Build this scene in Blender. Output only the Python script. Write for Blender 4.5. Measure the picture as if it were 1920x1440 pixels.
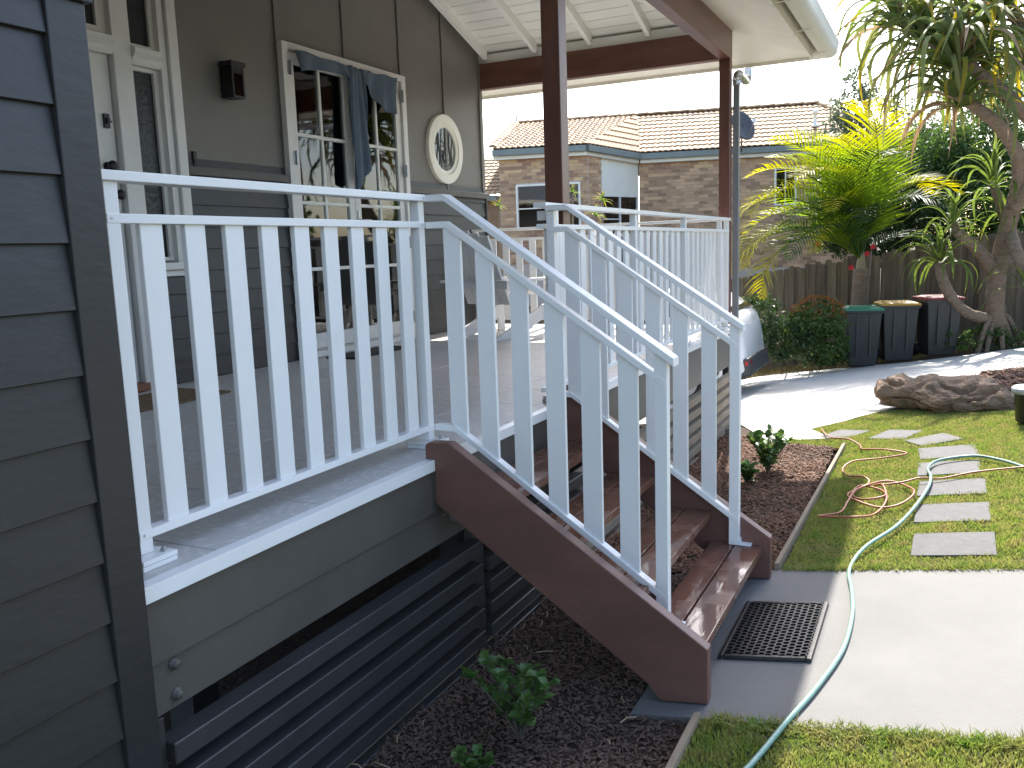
import bpy, bmesh, math, random
import numpy as np
from mathutils import Vector, Matrix, noise
for o in list(bpy.data.objects): bpy.data.objects.remove(o)
SC = bpy.context.scene
COL = SC.collection
rnd = random.Random(7)
R = math.radians

# ------------------------------------------------------------------ camera
CAM = Vector((-2.9426, -1.8141, 1.5479)); YAW, PITCH, ROLL, FPX = .4598, -.1532, -.0342, 1619.95
fw = Vector((math.cos(YAW)*math.cos(PITCH), math.sin(YAW)*math.cos(PITCH), math.sin(PITCH)))
rt = Vector((math.sin(YAW), -math.cos(YAW), 0)); up = rt.cross(fw)
r2 = rt*math.cos(ROLL) + up*math.sin(ROLL); u2 = up*math.cos(ROLL) - rt*math.sin(ROLL)
cd = bpy.data.cameras.new('camera'); cam = bpy.data.objects.new('camera', cd); COL.objects.link(cam)
cd.sensor_width = 36; cd.lens = FPX/1920*36; cd.clip_end = 3000; cd.clip_start = .05
M3 = Matrix((r2, u2, -fw)).transposed()
cam.matrix_world = Matrix.Translation(CAM) @ M3.to_4x4()
SC.camera = cam
# ------------------------------------------------------------------ sky, sun, exposure
SUN = Vector((3.44, .566, 3.32)).normalized()
SEL = math.asin(SUN.z); SAZ = math.atan2(SUN.x, SUN.y)
w = bpy.data.worlds.new('World'); SC.world = w; w.use_nodes = True
nt = w.node_tree; bg = nt.nodes['Background']
sky = nt.nodes.new('ShaderNodeTexSky'); sky.sky_type = 'NISHITA'; sky.sun_disc = False
sky.sun_elevation = SEL; sky.sun_rotation = SAZ; sky.air_density = 1.0; sky.dust_density = 2.0; sky.ozone_density = .6
nt.links.new(sky.outputs[0], bg.inputs[0]); bg.inputs[1].default_value = .14
sl = bpy.data.lights.new('sun', 'SUN'); so = bpy.data.objects.new('sun', sl); COL.objects.link(so)
sl.energy = 3.3; sl.angle = R(.53); sl.color = (1, .955, .88)
so.rotation_euler = SUN.to_track_quat('Z', 'Y').to_euler()
vs = SC.view_settings; vs.view_transform = 'Standard'; vs.look = 'None'; vs.gamma = 1; vs.exposure = 1.82; vs.use_curve_mapping = False

# ------------------------------------------------------------------ pixel helpers (photo pixel -> direction -> point on a surface)
def ray(px, py): return fw + r2*((px-960)/FPX) - u2*((py-720)/FPX)
def atX(px, py, v): d = ray(px, py); return CAM + d*((v-CAM.x)/d.x)
def atY(px, py, v): d = ray(px, py); return CAM + d*((v-CAM.y)/d.y)
def atZ(px, py, v): d = ray(px, py); return CAM + d*((v-CAM.z)/d.z)
def atD(px, py, v): return CAM + ray(px, py)*v
def T(x, y):
    yy = min(max(y, -10), 5)
    z = -.145*(yy+1.16)
    if x > 5: z -= .05*(min(x, 18)-5)
    return z
def at(px, py, lift=0.):
    d = ray(px, py); t = 2.
    for i in range(4000):
        p = CAM + d*t
        if p.z <= T(p.x, p.y)+lift: break
        t += .01
    return p
G = .7736      # deck height

# ------------------------------------------------------------------ mesh helpers
class MB:
    def __init__(s): s.v = []; s.f = []
    def add(s, vs, fs):
        n = len(s.v); s.v += [tuple(p) for p in vs]; s.f += [tuple(i+n for i in f) for f in fs]; return s
    def hexa(s, p):
        return s.add(p, [(0,3,2,1), (4,5,6,7), (0,1,5,4), (1,2,6,5), (2,3,7,6), (3,0,4,7)])
    def box(s, x0, x1, y0, y1, z0, z1):
        return s.hexa([(x0,y0,z0),(x1,y0,z0),(x1,y1,z0),(x0,y1,z0),(x0,y0,z1),(x1,y0,z1),(x1,y1,z1),(x0,y1,z1)])
    def prism(s, poly, ax, a, b):
        def P(u, v, t): return (t,u,v) if ax == 0 else ((u,t,v) if ax == 1 else (u,v,t))
        n = len(poly)
        return s.add([P(u,v,a) for u,v in poly]+[P(u,v,b) for u,v in poly],
                     [tuple(range(n-1,-1,-1)), tuple(range(n,2*n))]+[(i,(i+1)%n,n+(i+1)%n,n+i) for i in range(n)])
    def tube(s, pts, r, n=8, cap=True):
        pts = [Vector(p) for p in pts]; N = len(pts)
        rr = r if isinstance(r, (list, tuple)) else [r]*N
        V = []; ref = None
        for i, p in enumerate(pts):
            t = (pts[min(i+1,N-1)]-pts[max(i-1,0)]).normalized()
            if ref is None: ref = t.orthogonal().normalized()
            ref = (ref - t*ref.dot(t)).normalized(); b = t.cross(ref)
            for k in range(n):
                a = 2*math.pi*k/n; V.append(p+(ref*math.cos(a)+b*math.sin(a))*rr[i])
        F = [(i*n+k, i*n+(k+1)%n, (i+1)*n+(k+1)%n, (i+1)*n+k) for i in range(N-1) for k in range(n)]
        if cap: F += [tuple(range(n-1,-1,-1)), tuple(range((N-1)*n, N*n))]
        return s.add(V, F)
    def lathe(s, prof, c=(0,0,0), n=24):
        V = [(c[0]+r*math.cos(2*math.pi*k/n), c[1]+r*math.sin(2*math.pi*k/n), c[2]+z) for r,z in prof for k in range(n)]
        m = len(prof)
        F = [(i*n+k, i*n+(k+1)%n, (i+1)*n+(k+1)%n, (i+1)*n+k) for i in range(m-1) for k in range(n)]
        F += [tuple(range(n-1,-1,-1)), tuple(range((m-1)*n, m*n))]
        return s.add(V, F)
    def mesh(s, name, mat, org=(0,0,0), bevel=0, smooth=False, seg=2):
        me = bpy.data.meshes.new(name)
        o = Vector(org)
        me.from_pydata([tuple(Vector(p)-o) for p in s.v], [], s.f)
        bm = bmesh.new(); bm.from_mesh(me)
        bmesh.ops.recalc_face_normals(bm, faces=bm.faces)
        if bevel: bmesh.ops.bevel(bm, geom=list(bm.edges), offset=bevel, segments=seg, profile=.6, affect='EDGES', clamp_overlap=True)
        if smooth:
            for f in bm.faces: f.smooth = True
        bm.to_mesh(me); bm.free()
        if mat: me.materials.append(mat)
        return me
    def build(s, name, mat, parent=None, bevel=0, smooth=False, seg=2):
        if parent is not None: org = ORG[parent.name]
        else:
            a = np.array(s.v); org = Vector(((a[:,0].min()+a[:,0].max())/2, (a[:,1].min()+a[:,1].max())/2, a[:,2].min()))
        o = bpy.data.objects.new(name, s.mesh(name, mat, org, bevel, smooth, seg)); COL.objects.link(o)
        if parent is not None: o.parent = parent
        else: o.location = org
        ORG[o.name] = Vector(org)
        return o
ORG = {}
def inst(me, name, parent, loc, rot=None):
    o = bpy.data.objects.new(name, me); COL.objects.link(o)
    L = Vector(loc)
    if parent is not None: o.parent = parent; L = L - ORG[parent.name]
    m = Matrix.Translation(L)
    if rot is not None: m = m @ rot.to_4x4()
    o.matrix_local = m
    ORG[o.name] = ORG[parent.name] if parent is not None else Vector(loc)
    return o
def thing(name, label, cat, loc, group=None):
    o = bpy.data.objects.new(name, None); COL.objects.link(o); o.location = loc; o.empty_display_size = .1
    ORG[o.name] = Vector(loc); return tag(o, label, cat, group)
def tag(o, label=None, cat=None, group=None, kind=None):
    if label: o['label'] = label
    if cat: o['category'] = cat
    if group: o['group'] = group
    if kind: o['kind'] = kind
    return o
def bx(name, mat, parent, x0, x1, y0, y1, z0, z1, bevel=0):
    return MB().box(x0,x1,y0,y1,z0,z1).build(name, mat, parent, bevel)
def copy_tree(o, parent=None):
    c = o.copy(); COL.objects.link(c); c.parent = parent
    for ch in list(o.children): copy_tree(ch, c)
    return c
def spline(P, n=6):
    P = [Vector(p) for p in P]; out = []
    for i in range(len(P)-1):
        a = P[max(i-1,0)]; b = P[i]; c = P[i+1]; d = P[min(i+2,len(P)-1)]
        for k in range(n):
            t = k/n
            out.append(.5*((2*b)+(c-a)*t+(2*a-5*b+4*c-d)*t*t+(3*b-a-3*c+d)*t**3))
    out.append(P[-1]); return out

# ------------------------------------------------------------------ materials
def mat(name, c1, c2=None, rough=.6, scale=8., detail=4, bump=0., bscale=None, spec=.5, metal=0, rnds=0., stretch=None, contrast=.5, rvar=0., transl=0., coat=0., bdist=.01):
    m = bpy.data.materials.new(name); m.use_nodes = True; n = m.node_tree.nodes; L = m.node_tree.links
    b = n['Principled BSDF']; b.inputs['Roughness'].default_value = rough; b.inputs['Specular IOR Level'].default_value = spec; b.inputs['Metallic'].default_value = metal
    if coat: b.inputs['Coat Weight'].default_value = coat; b.inputs['Coat Roughness'].default_value = .08
    tc = n.new('ShaderNodeTexCoord'); mp = n.new('ShaderNodeMapping'); L.new(tc.outputs['Object'], mp.inputs[0])
    if stretch: mp.inputs['Scale'].default_value = stretch
    if rnds:
        oi = n.new('ShaderNodeObjectInfo'); cx = n.new('ShaderNodeVectorMath'); cx.operation = 'SCALE'
        cb = n.new('ShaderNodeCombineXYZ')
        for i in range(3): L.new(oi.outputs['Random'], cb.inputs[i])
        cx.inputs['Scale'].default_value = 37.; L.new(cb.outputs[0], cx.inputs[0]); L.new(cx.outputs[0], mp.inputs['Location'])
    nz = n.new('ShaderNodeTexNoise'); nz.inputs['Scale'].default_value = scale; nz.inputs['Detail'].default_value = detail; nz.inputs['Roughness'].default_value = .62
    L.new(mp.outputs[0], nz.inputs[0])
    rp = n.new('ShaderNodeValToRGB'); L.new(nz.outputs[0], rp.inputs[0])
    c2 = c2 or tuple(x*.85 for x in c1)
    rp.color_ramp.elements[0].position = .5-contrast*.4; rp.color_ramp.elements[1].position = .5+contrast*.4
    rp.color_ramp.elements[0].color = (*c2, 1); rp.color_ramp.elements[1].color = (*c1, 1)
    col = rp.outputs[0]
    if rnds:
        hs = n.new('ShaderNodeHueSaturation'); mr = n.new('ShaderNodeMapRange'); L.new(oi.outputs['Random'], mr.inputs[0])
        mr.inputs[3].default_value = 1-rnds; mr.inputs[4].default_value = 1+rnds
        L.new(mr.outputs[0], hs.inputs['Value']); L.new(col, hs.inputs['Color'])
        m2 = n.new('ShaderNodeMath'); m2.operation = 'MULTIPLY_ADD'; L.new(oi.outputs['Random'], m2.inputs[0]); m2.inputs[1].default_value = rnds*.08; m2.inputs[2].default_value = .5-rnds*.04
        L.new(m2.outputs[0], hs.inputs['Hue']); col = hs.outputs[0]
    L.new(col, b.inputs['Base Color'])
    if rvar:
        rr = n.new('ShaderNodeMapRange'); L.new(nz.outputs[0], rr.inputs[0]); rr.inputs[1].default_value = .3; rr.inputs[2].default_value = .7
        rr.inputs[3].default_value = max(rough-rvar, .02); rr.inputs[4].default_value = min(rough+rvar, 1); L.new(rr.outputs[0], b.inputs['Roughness'])
    if bump:
        n2 = n.new('ShaderNodeTexNoise'); n2.inputs['Scale'].default_value = bscale or scale*4; n2.inputs['Detail'].default_value = 5; L.new(mp.outputs[0], n2.inputs[0])
        bp = n.new('ShaderNodeBump'); bp.inputs['Strength'].default_value = bump; bp.inputs['Distance'].default_value = bdist; L.new(n2.outputs[0], bp.inputs['Height']); L.new(bp.outputs[0], b.inputs['Normal'])
    if transl:
        tr = n.new('ShaderNodeBsdfTranslucent'); mx = n.new('ShaderNodeMixShader'); mx.inputs[0].default_value = transl
        hs2 = n.new('ShaderNodeHueSaturation'); hs2.inputs['Value'].default_value = 1.5; hs2.inputs['Saturation'].default_value = 1.1; hs2.inputs['Hue'].default_value = .487; L.new(col, hs2.inputs['Color']); L.new(hs2.outputs[0], tr.inputs[0])
        L.new(b.outputs[0], mx.inputs[1]); L.new(tr.outputs[0], mx.inputs[2]); L.new(mx.outputs[0], n['Material Output'].inputs[0])
    return m
def glass(name, tint, rough=.02, ior=1.5):
    m = bpy.data.materials.new(name); m.use_nodes = True; n = m.node_tree.nodes; L = m.node_tree.links
    n.remove(n['Principled BSDF'])
    t = n.new('ShaderNodeBsdfTransparent'); t.inputs[0].default_value = (*tint, 1)
    g = n.new('ShaderNodeBsdfGlossy'); g.inputs['Roughness'].default_value = rough
    f = n.new('ShaderNodeFresnel'); f.inputs[0].default_value = ior
    nz = n.new('ShaderNodeTexNoise'); nz.inputs['Scale'].default_value = 3.; bp = n.new('ShaderNodeBump'); bp.inputs['Strength'].default_value = .03; bp.inputs['Distance'].default_value = .02
    tc = n.new('ShaderNodeTexCoord'); L.new(tc.outputs['Object'], nz.inputs[0]); L.new(nz.outputs[0], bp.inputs['Height']); L.new(bp.outputs[0], g.inputs['Normal'])
    a = n.new('ShaderNodeMath'); a.operation = 'MULTIPLY_ADD'; a.inputs[1].default_value = 1.35; a.inputs[2].default_value = .03; L.new(f.outputs[0], a.inputs[0])
    mx = n.new('ShaderNodeMixShader'); L.new(a.outputs[0], mx.inputs[0]); L.new(t.outputs[0], mx.inputs[1]); L.new(g.outputs[0], mx.inputs[2]); L.new(mx.outputs[0], n['Material Output'].inputs[0])
    return m
M = {}
M['white'] = mat('white_powder_coat', (.87,.86,.845), (.83,.82,.805), rough=.28, scale=3, bump=.02, bscale=300, rnds=.02)
M['trim'] = mat('white_trim_paint', (.78,.76,.72), (.70,.68,.64), rough=.4, scale=5, bump=.05, bscale=60)
M['cream'] = mat('cream_paint', (.86,.83,.72), (.80,.77,.66), rough=.45, scale=4)
M['ceil'] = mat('ceiling_paint', (.90,.89,.84), (.87,.86,.81), rough=.5, scale=4, rnds=.02)
M['taupe'] = mat('taupe_wall_paint', (.19,.175,.155), (.168,.154,.136), rough=.5, scale=2.5, bump=.08, bscale=90)
M['board'] = mat('dark_grey_board_paint', (.031,.031,.032), (.024,.024,.0245), rough=.42, scale=3, bump=.12, bscale=40, rnds=.06, stretch=(.4,1,1))
M['under'] = mat('grey_fascia_paint', (.105,.096,.084), (.086,.078,.068), rough=.5, scale=4, bump=.1, bscale=60)
M['slat'] = mat('dark_slat_paint', (.050,.0485,.0475), (.036,.035,.0345), rough=.45, scale=5, bump=.1, bscale=60, rnds=.08)
M['black'] = mat('black_metal', (.012,.012,.013), rough=.4)
M['merbau'] = mat('merbau_timber', (.19,.082,.055), (.11,.048,.034), rough=.34, scale=9, bump=.12, bscale=30, stretch=(.18,1,1), rnds=.1)
M['merbau_y'] = mat('merbau_timber_stringer', (.185,.088,.066), (.125,.060,.046), rough=.42, scale=9, bump=.15, bscale=30, stretch=(1,.18,.5), rnds=.06)
M['merbau_z'] = mat('merbau_timber_post', (.19,.082,.055), (.105,.046,.032), rough=.36, scale=9, bump=.12, bscale=30, stretch=(1,1,.15), rnds=.06)
# wet oiled treads: same timber, water film makes patches of mirror gloss
def tread_mat():
    m = mat('wet_merbau_tread', (.22,.105,.068), (.12,.058,.040), rough=.3, scale=9, bump=.08, bscale=30, stretch=(.15,1,1), rnds=.1)
    n = m.node_tree.nodes; L = m.node_tree.links; b = n['Principled BSDF']
    tc = n.new('ShaderNodeTexCoord'); nz = n.new('ShaderNodeTexNoise'); nz.inputs['Scale'].default_value = 5.; nz.inputs['Detail'].default_value = 6; L.new(tc.outputs['Object'], nz.inputs[0])
    mr = n.new('ShaderNodeMapRange'); mr.inputs[1].default_value = .46; mr.inputs[2].default_value = .56; mr.inputs[3].default_value = .04; mr.inputs[4].default_value = .34; L.new(nz.outputs[0], mr.inputs[0]); L.new(mr.outputs[0], b.inputs['Roughness'])
    return m
M['tread'] = tread_mat()
M['concrete'] = mat('concrete', (.222,.215,.202), (.148,.143,.133), rough=.85, scale=2.2, detail=14, bump=.4, bscale=180, contrast=.9, bdist=.004)
M['drive'] = mat('driveway_concrete', (.52,.50,.46), (.42,.405,.375), rough=.85, scale=1.6, detail=8, bump=.2, bscale=120, contrast=.9, bdist=.005)
M['paver'] = mat('bluestone_paver', (.085,.084,.086), (.052,.052,.054), rough=.8, scale=20, detail=6, bump=.4, bscale=150, rnds=.08, bdist=.004)
M['soil'] = mat('soil', (.075,.045,.028), (.035,.022,.015), rough=.95, scale=14, detail=6, bump=.8, bscale=40, bdist=.03)
M['turfsoil'] = mat('turf_soil', (.075,.085,.03), (.05,.04,.02), rough=.95, scale=10, detail=6, bump=.8, bscale=60, bdist=.02)
M['chip'] = mat('bark_mulch', (.26,.125,.065), (.085,.045,.028), rough=.85, scale=.9, detail=3, contrast=.8)
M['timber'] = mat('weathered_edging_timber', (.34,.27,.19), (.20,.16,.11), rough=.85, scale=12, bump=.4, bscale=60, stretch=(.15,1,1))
M['fence'] = mat('grey_fence_timber', (.15,.118,.080), (.075,.06,.042), rough=.9, scale=14, bump=.4, bscale=40, stretch=(1,1,.1), rnds=.25)
M['bark'] = mat('pandanus_bark', (.27,.20,.14), (.12,.085,.058), rough=.9, scale=9, contrast=.8, bump=1., bscale=26, bdist=.03, stretch=(1,1,2.5))
M['branch'] = mat('grey_bark', (.16,.13,.10), (.08,.065,.05), rough=.9, scale=10, bump=.5, bscale=40)
M['metal'] = mat('galvanised_metal', (.55,.56,.58), (.42,.43,.45), rough=.35, metal=1, scale=20)
M['darkmetal'] = mat('slate_metal', (.20,.215,.225), (.17,.18,.19), rough=.4, scale=5)
M['gutter'] = mat('cream_gutter_metal', (.78,.76,.66), (.72,.70,.60), rough=.35, scale=3)
M['glass'] = glass('window_glass', (.88,.92,.93))
M['darkglass'] = glass('dark_window_glass', (.30,.32,.34))
M['obsc'] = mat('obscure_dark_glass', (.030,.032,.036), (.010,.011,.012), rough=.22, scale=14, detail=5, spec=.35, bump=.5, bscale=30, contrast=.9)
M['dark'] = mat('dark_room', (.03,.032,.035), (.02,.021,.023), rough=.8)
M['lead'] = mat('lead_came', (.10,.10,.105), rough=.4, metal=.6)

# ------------------------------------------------------------------ ground: base sheet and laid surfaces
def inpoly(px, py, poly):
    c = np.zeros(px.shape, bool); n = len(poly)
    for i in range(n):
        x0, y0 = poly[i]; x1, y1 = poly[(i+1) % n]
        if y0 == y1: continue
        k = ((y0 > py) != (y1 > py)) & (px < (x1-x0)*(py-y0)/(y1-y0)+x0); c ^= k
    return c
def sheet(name, poly, lift, m, step=.5, skirt=0., kind='structure', bumpy=0.):
    bm = bmesh.new(); f = bm.faces.new([bm.verts.new((x, y, 0)) for x, y in poly])
    bmesh.ops.triangulate(bm, faces=[f])
    xs = [p[0] for p in poly]; ys = [p[1] for p in poly]
    for ax, lo, hi in ((0, min(xs), max(xs)), (1, min(ys), max(ys))):
        k = math.floor(lo/step)+1
        while k*step < hi:
            nrm = Vector((1,0,0)) if ax == 0 else Vector((0,1,0))
            bmesh.ops.bisect_plane(bm, geom=bm.verts[:]+bm.edges[:]+bm.faces[:], plane_co=nrm*(k*step), plane_no=nrm); k += 1
    if skirt:
        be = [e for e in bm.edges if len(e.link_faces) == 1]
        r = bmesh.ops.extrude_edge_only(bm, edges=be); nv = {v for v in r['geom'] if isinstance(v, bmesh.types.BMVert)}
    else: nv = set()
    for v in bm.verts:
        z = T(v.co.x, v.co.y)+lift
        if bumpy: z += bumpy*noise.noise(v.co*3)
        v.co.z = z-(skirt if v in nv else 0)
    bmesh.ops.recalc_face_normals(bm, faces=bm.faces)
    if sum(f.normal.z for f in bm.faces) < 0: bmesh.ops.reverse_faces(bm, faces=bm.faces)
    me = bpy.data.meshes.new(name); bm.to_mesh(me); bm.free(); me.materials.append(m)
    o = bpy.data.objects.new(name, me); COL.objects.link(o); o['kind'] = kind; return o
# far ground reaching the horizon, finer near
gx = sorted(set([-1500,-600,-200,-60,-20]+[-10+i*.5 for i in range(70)]+[26,30,40,60,120,300,800,1500])); gy = sorted(set([-1500,-500,-150,-50,-20]+[-10+i*.5 for i in range(40)]+[12,16,30,80,300,900,1500]))
mb = MB(); mb.add([(x,y,T(x,y)-.05) for x in gx for y in gy], [(i*len(gy)+j,(i+1)*len(gy)+j,(i+1)*len(gy)+j+1,i*len(gy)+j+1) for i in range(len(gx)-1) for j in range(len(gy)-1)])
o = bpy.data.objects.new('ground', mb.mesh('ground', M['soil'])); COL.objects.link(o); o['kind'] = 'structure'
EDGE_Y = -1.2
LAWN_FAR = [tuple(at(*p)[:2]) for p in ((1580,836),(1560,822),(1520,805),(1585,790),(1660,770),(1720,768),(1800,772),(1905,770))]
lawn_poly = [(1.12,-1.2),(1.12,-8.0),(5.6,-8.0)]+[LAWN_FAR[-1],LAWN_FAR[-2],LAWN_FAR[-3],LAWN_FAR[-4],LAWN_FAR[-5],LAWN_FAR[-6],LAWN_FAR[-7]]+[(3.82,-1.22)]
near_lawn = [(-.31,-1.17),(-.31,-8.),(-7.,-8.),(-7.,-1.17)]
sheet('lawn', [(1.12,-1.2),(1.12,-8.0),(6.2,-8.0),(6.2,-.1),(4.6,-.1),(3.82,-1.22)], -.012, M['turfsoil'], .25)
sheet('lawn', near_lawn, -.01, M['turfsoil'], .25)
path_poly = [(-.31,-.92),(1.12,-.92),(1.12,-9.),(-.31,-9.)]
sheet('footpath', path_poly, .0, M['concrete'], .5, skirt=.08)
bed_near = [(-6.,-.06),(1.1,-.06),(1.1,-.915),(-.315,-.915),(-.315,-1.14),(-6.,-1.14)]
bed_far = [(1.125,-.06),(5.3,-.06),(4.9,-.3),(4.35,-.55),(4.05,-.85),(3.82,-1.16),(1.125,-1.16)]
sheet('garden_bed', bed_near, -.012, M['soil'], .12, bumpy=.025)
sheet('garden_bed', bed_far, -.006, M['soil'], .12, bumpy=.02)
# driveway slabs
D_near = [LAWN_FAR[k] for k in (1,2,3,4)]
drive_poly = [(4.2,-.62),(4.9,-.3),(5.9,.12),(5.9,7.0),(10.6,7.0),(10.6,.9)]+[tuple(at(*p)[:2]) for p in ((1445,701),(1520,696),(1580,690),(1700,680),(1800,668),(1920,652))]+[(12.6,-9.),(7.5,-9.)]+[tuple(at(*p)[:2]) for p in ((1925,694),(1860,702),(1800,718),(1770,732))]+[(5.7,-1.75),LAWN_FAR[4],LAWN_FAR[3],LAWN_FAR[2],LAWN_FAR[1]]
sheet('driveway', drive_poly, .004, M['drive'], .5, skirt=.03)
mulch_mound = [tuple(at(*p)[:2]) for p in ((1770,733),(1800,719),(1860,703),(1925,695))]+[(7.3,-9.0),(5.2,-9.0),(5.3,-2.4),(5.6,-1.9)]
sheet('garden_bed', mulch_mound, .02, M['soil'], .2, bumpy=.05)
# ------------------------------------------------------------------ own house
H = thing('house', 'dark grey weatherboard house with raised verandah under a cream hip roof', 'house', (2., 3., T(2,3)))
WY = 2.58
def XM(x, y): return CAM.x+(x-CAM.x)*(y-CAM.y)/(2.6-CAM.y)
def ZM(z, y): return CAM.z+(z-CAM.z)*(y-CAM.y)/(2.6-CAM.y)
def board_mesh(L, h=.1425, lap=.012, d=.022, d1=.008, m=None):
    return MB().prism([(-d,0),(-d1,h+lap),(0,h+lap),(0,0)], 0, 0, L).mesh('weatherboard', m or M['board'], bevel=.0015, seg=1)
# near bay (front wall facing the yard) : sheet behind, boards, corner board, trim
wall = bx('wall', M['board'], H, -6, -1.64, -.128, .05, -.35, 3.3)
bm_ = board_mesh(4.32)
k = 0; z = 2.022+.1425
while z > -.25:
    inst(bm_, 'weatherboard', wall, (-6, -.128, z-.1425)); z -= .1425
bx('corner_board', M['board'], H, -1.680, -1.586, -.155, -.05, -.4, 2.10, .003)
bx('corner_return_board', M['board'], H, -1.63, -1.589, -.05, .06, -.4, 2.10, .003)
bx('trim_board', M['board'], H, -6, -1.575, -.168, -.05, 2.10, 2.24, .003)
bx('bay_upper_wall', M['taupe'], H, -6, -1.60, -.14, .05, 2.24, 3.6)
bx('bay_side_wall', M['board'], H, -1.75, -1.592, .05, WY, G-.1, 4.2)
# back wall with openings for entry and french doors
EX0, EX1, EZ = -.30, 1.235, 3.28
FX0, FX1, FZ = XM(2.335,WY-.06)+.02, XM(4.0,WY-.06)-.02, ZM(3.14,WY-.06)
mw = MB()
for x0, x1, z0, z1 in ((-1.6,EX0,.6,4.5),(EX0,EX1,EZ,4.5),(EX1,FX0,.6,4.5),(FX0,FX1,FZ,4.5),(FX1,5.41,.6,4.5),(.86,EX1,.6,1.50)):
    mw.box(x0, x1, WY, WY+.16, z0, z1)
wb = mw.build('back_wall', M['taupe'], H)
bx('end_wall', M['taupe'], H, 5.2, 5.405, WY+.16, 9.0, -1.2, 3.6)
bx('house_base_wall', M['under'], H, -1.57, 5.395, WY+.16, WY+.3, -1.2, .75)
for x in [XM(v, WY-.016) for v in (2.295, 3.112, 3.937, 4.70)]:
    z0 = FZ+.005 if FX0 < x < FX1 else 2.16
    bx('batten', M['taupe'], wb, x-.02, x+.02, WY-.016, WY+.001, z0, 4.45, .002)
bx('wall_corner_trim', M['taupe'], wb, 5.36, 5.418, WY-.02, WY-.001, 2.17, 3.47, .002)
for a, b in ((EX1+.03, FX0), (FX1, 5.445)):
    bx('chair_rail', M['under'], wb, a, b, WY-.055, WY-.001, 2.10, 2.155, .004)
for a, b, zt in ((EX1,FX0,2.10),(FX1,5.40,2.10),(.86,EX1,1.49),(-1.55,EX0,2.10)):
    me = board_mesh(b-a); z = G
    while z < zt-.02:
        inst(me, 'weatherboard', wb, (a, WY-.001, z)); z += .1425
bx('corner_stop', M['board'], wb, 5.40, 5.43, WY-.03, WY+.05, G, 2.10, .002)
# round window
RW = MB(); cx, cz = XM(4.70,WY-.04), ZM(2.56,WY-.04)
n = 56; V = []; F = []
prof = [(.33,WY),(.33,WY-.033),(.322,WY-.038),(.245,WY-.04),(.238,WY-.028),(.205,WY-.022),(.205,WY)]
for r, y in prof:
    for k in range(n):
        a = 2*math.pi*k/n; V.append((cx+r*math.cos(a), y, cz+r*math.sin(a)))
for i in range(len(prof)-1):
    for k in range(n): F.append((i*n+k, i*n+(k+1)%n, (i+1)*n+(k+1)%n, (i+1)*n+k))
rw = RW.add(V, F).build('round_window', M['cream'], H); rw['label'] = 'round white framed porthole window with leaded glass'
g = MB(); g.add([(cx+.206*math.cos(2*math.pi*k/n), WY-.008, cz+.206*math.sin(2*math.pi*k/n)) for k in range(n)], [tuple(range(n))])
pm = mat('leaded_window_glass', (.16,.17,.19), (.05,.055,.06), rough=.06, scale=9, spec=.9, bump=.15, bscale=25)
g.build('pane', pm, rw)
lr = random.Random(3)
ml = MB()
for k in range(9):
    x = -.16+.04*k; zz = math.sqrt(max(.2**2-x*x, .001))*.97
    P = [(cx+x+.035*math.sin(2.2*t+k*1.3)*(1-abs(t-.5)), WY-.012, cz-zz+2*zz*t) for t in [i/10 for i in range(11)]]
    P = [p for p in P if (p[0]-cx)**2+(p[2]-cz)**2 < .2**2]
    if len(P) > 2: ml.tube(P, .0032, 6)
for k in range(5):
    a = lr.uniform(0, 6.28); P = [(cx+(.03+.15*t)*math.cos(a+t*1.5), WY-.013, cz+(.03+.15*t)*math.sin(a+t*1.5)) for t in [i/8 for i in range(9)]]
    ml.tube(P, .003, 6)
ml.build('lead_came', M['lead'], rw)

# french doors
fd = bx('french_door', M['trim'], H, FX0-.02, FX0+.045, WY-.06, WY+.1, G, FZ, .003); fd['label'] = 'white french doors, each leaf with eight glass panes'
bx('frame', M['trim'], fd, FX1-.045, FX1+.02, WY-.06, WY+.1, G, FZ, .003)
bx('frame', M['trim'], fd, FX0+.045, FX1-.045, WY-.06, WY+.1, FZ-.05, FZ, .003)
bx('sill', M['trim'], fd, FX0-.02, FX1+.02, WY-.09, WY+.1, G+.004, G+.045, .003)
bx('threshold', M['metal'], fd, FX0+.05, FX1-.05, WY-.04, WY+.08, G+.046, G+.06, .002)
xm = (FX0+FX1)/2; LZ0, LZ1 = G+.063, FZ-.055
for sgn, a, b in ((-1, FX0+.05, xm-.003), (1, xm+.003, FX1-.05)):
    st = .075; y0, y1 = WY-.035, WY+.008
    bx('stile', M['trim'], fd, a, a+st, y0, y1, LZ0, LZ1, .003); bx('stile', M['trim'], fd, b-st, b, y0, y1, LZ0, LZ1, .003)
    zb, zt = LZ0+.115, LZ1-.085
    bx('bottom_rail', M['trim'], fd, a+st, b-st, y0, y1, LZ0, zb, .003); bx('top_rail', M['trim'], fd, a+st, b-st, y0, y1, zt, LZ1, .003)
    xc = (a+b)/2; hw = .013
    bx('muntin', M['trim'], fd, xc-hw, xc+hw, y0+.004, y1-.004, zb, zt, .003)
    rows = 4; ph = (zt-zb)/rows
    for r in range(rows):
        zz = zb+r*ph
        if r:
            for p, q in ((a+st, xc-hw), (xc+hw, b-st)): bx('muntin', M['trim'], fd, p, q, y0+.004, y1-.004, zz-hw, zz+hw, .003)
        for p, q in ((a+st, xc-hw), (xc+hw, b-st)):
            bx('pane', M['glass'], fd, p, q, WY-.018, WY-.012, zz+(hw if r else 0), zz+ph-(hw if r < rows-1 else 0))
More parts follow.
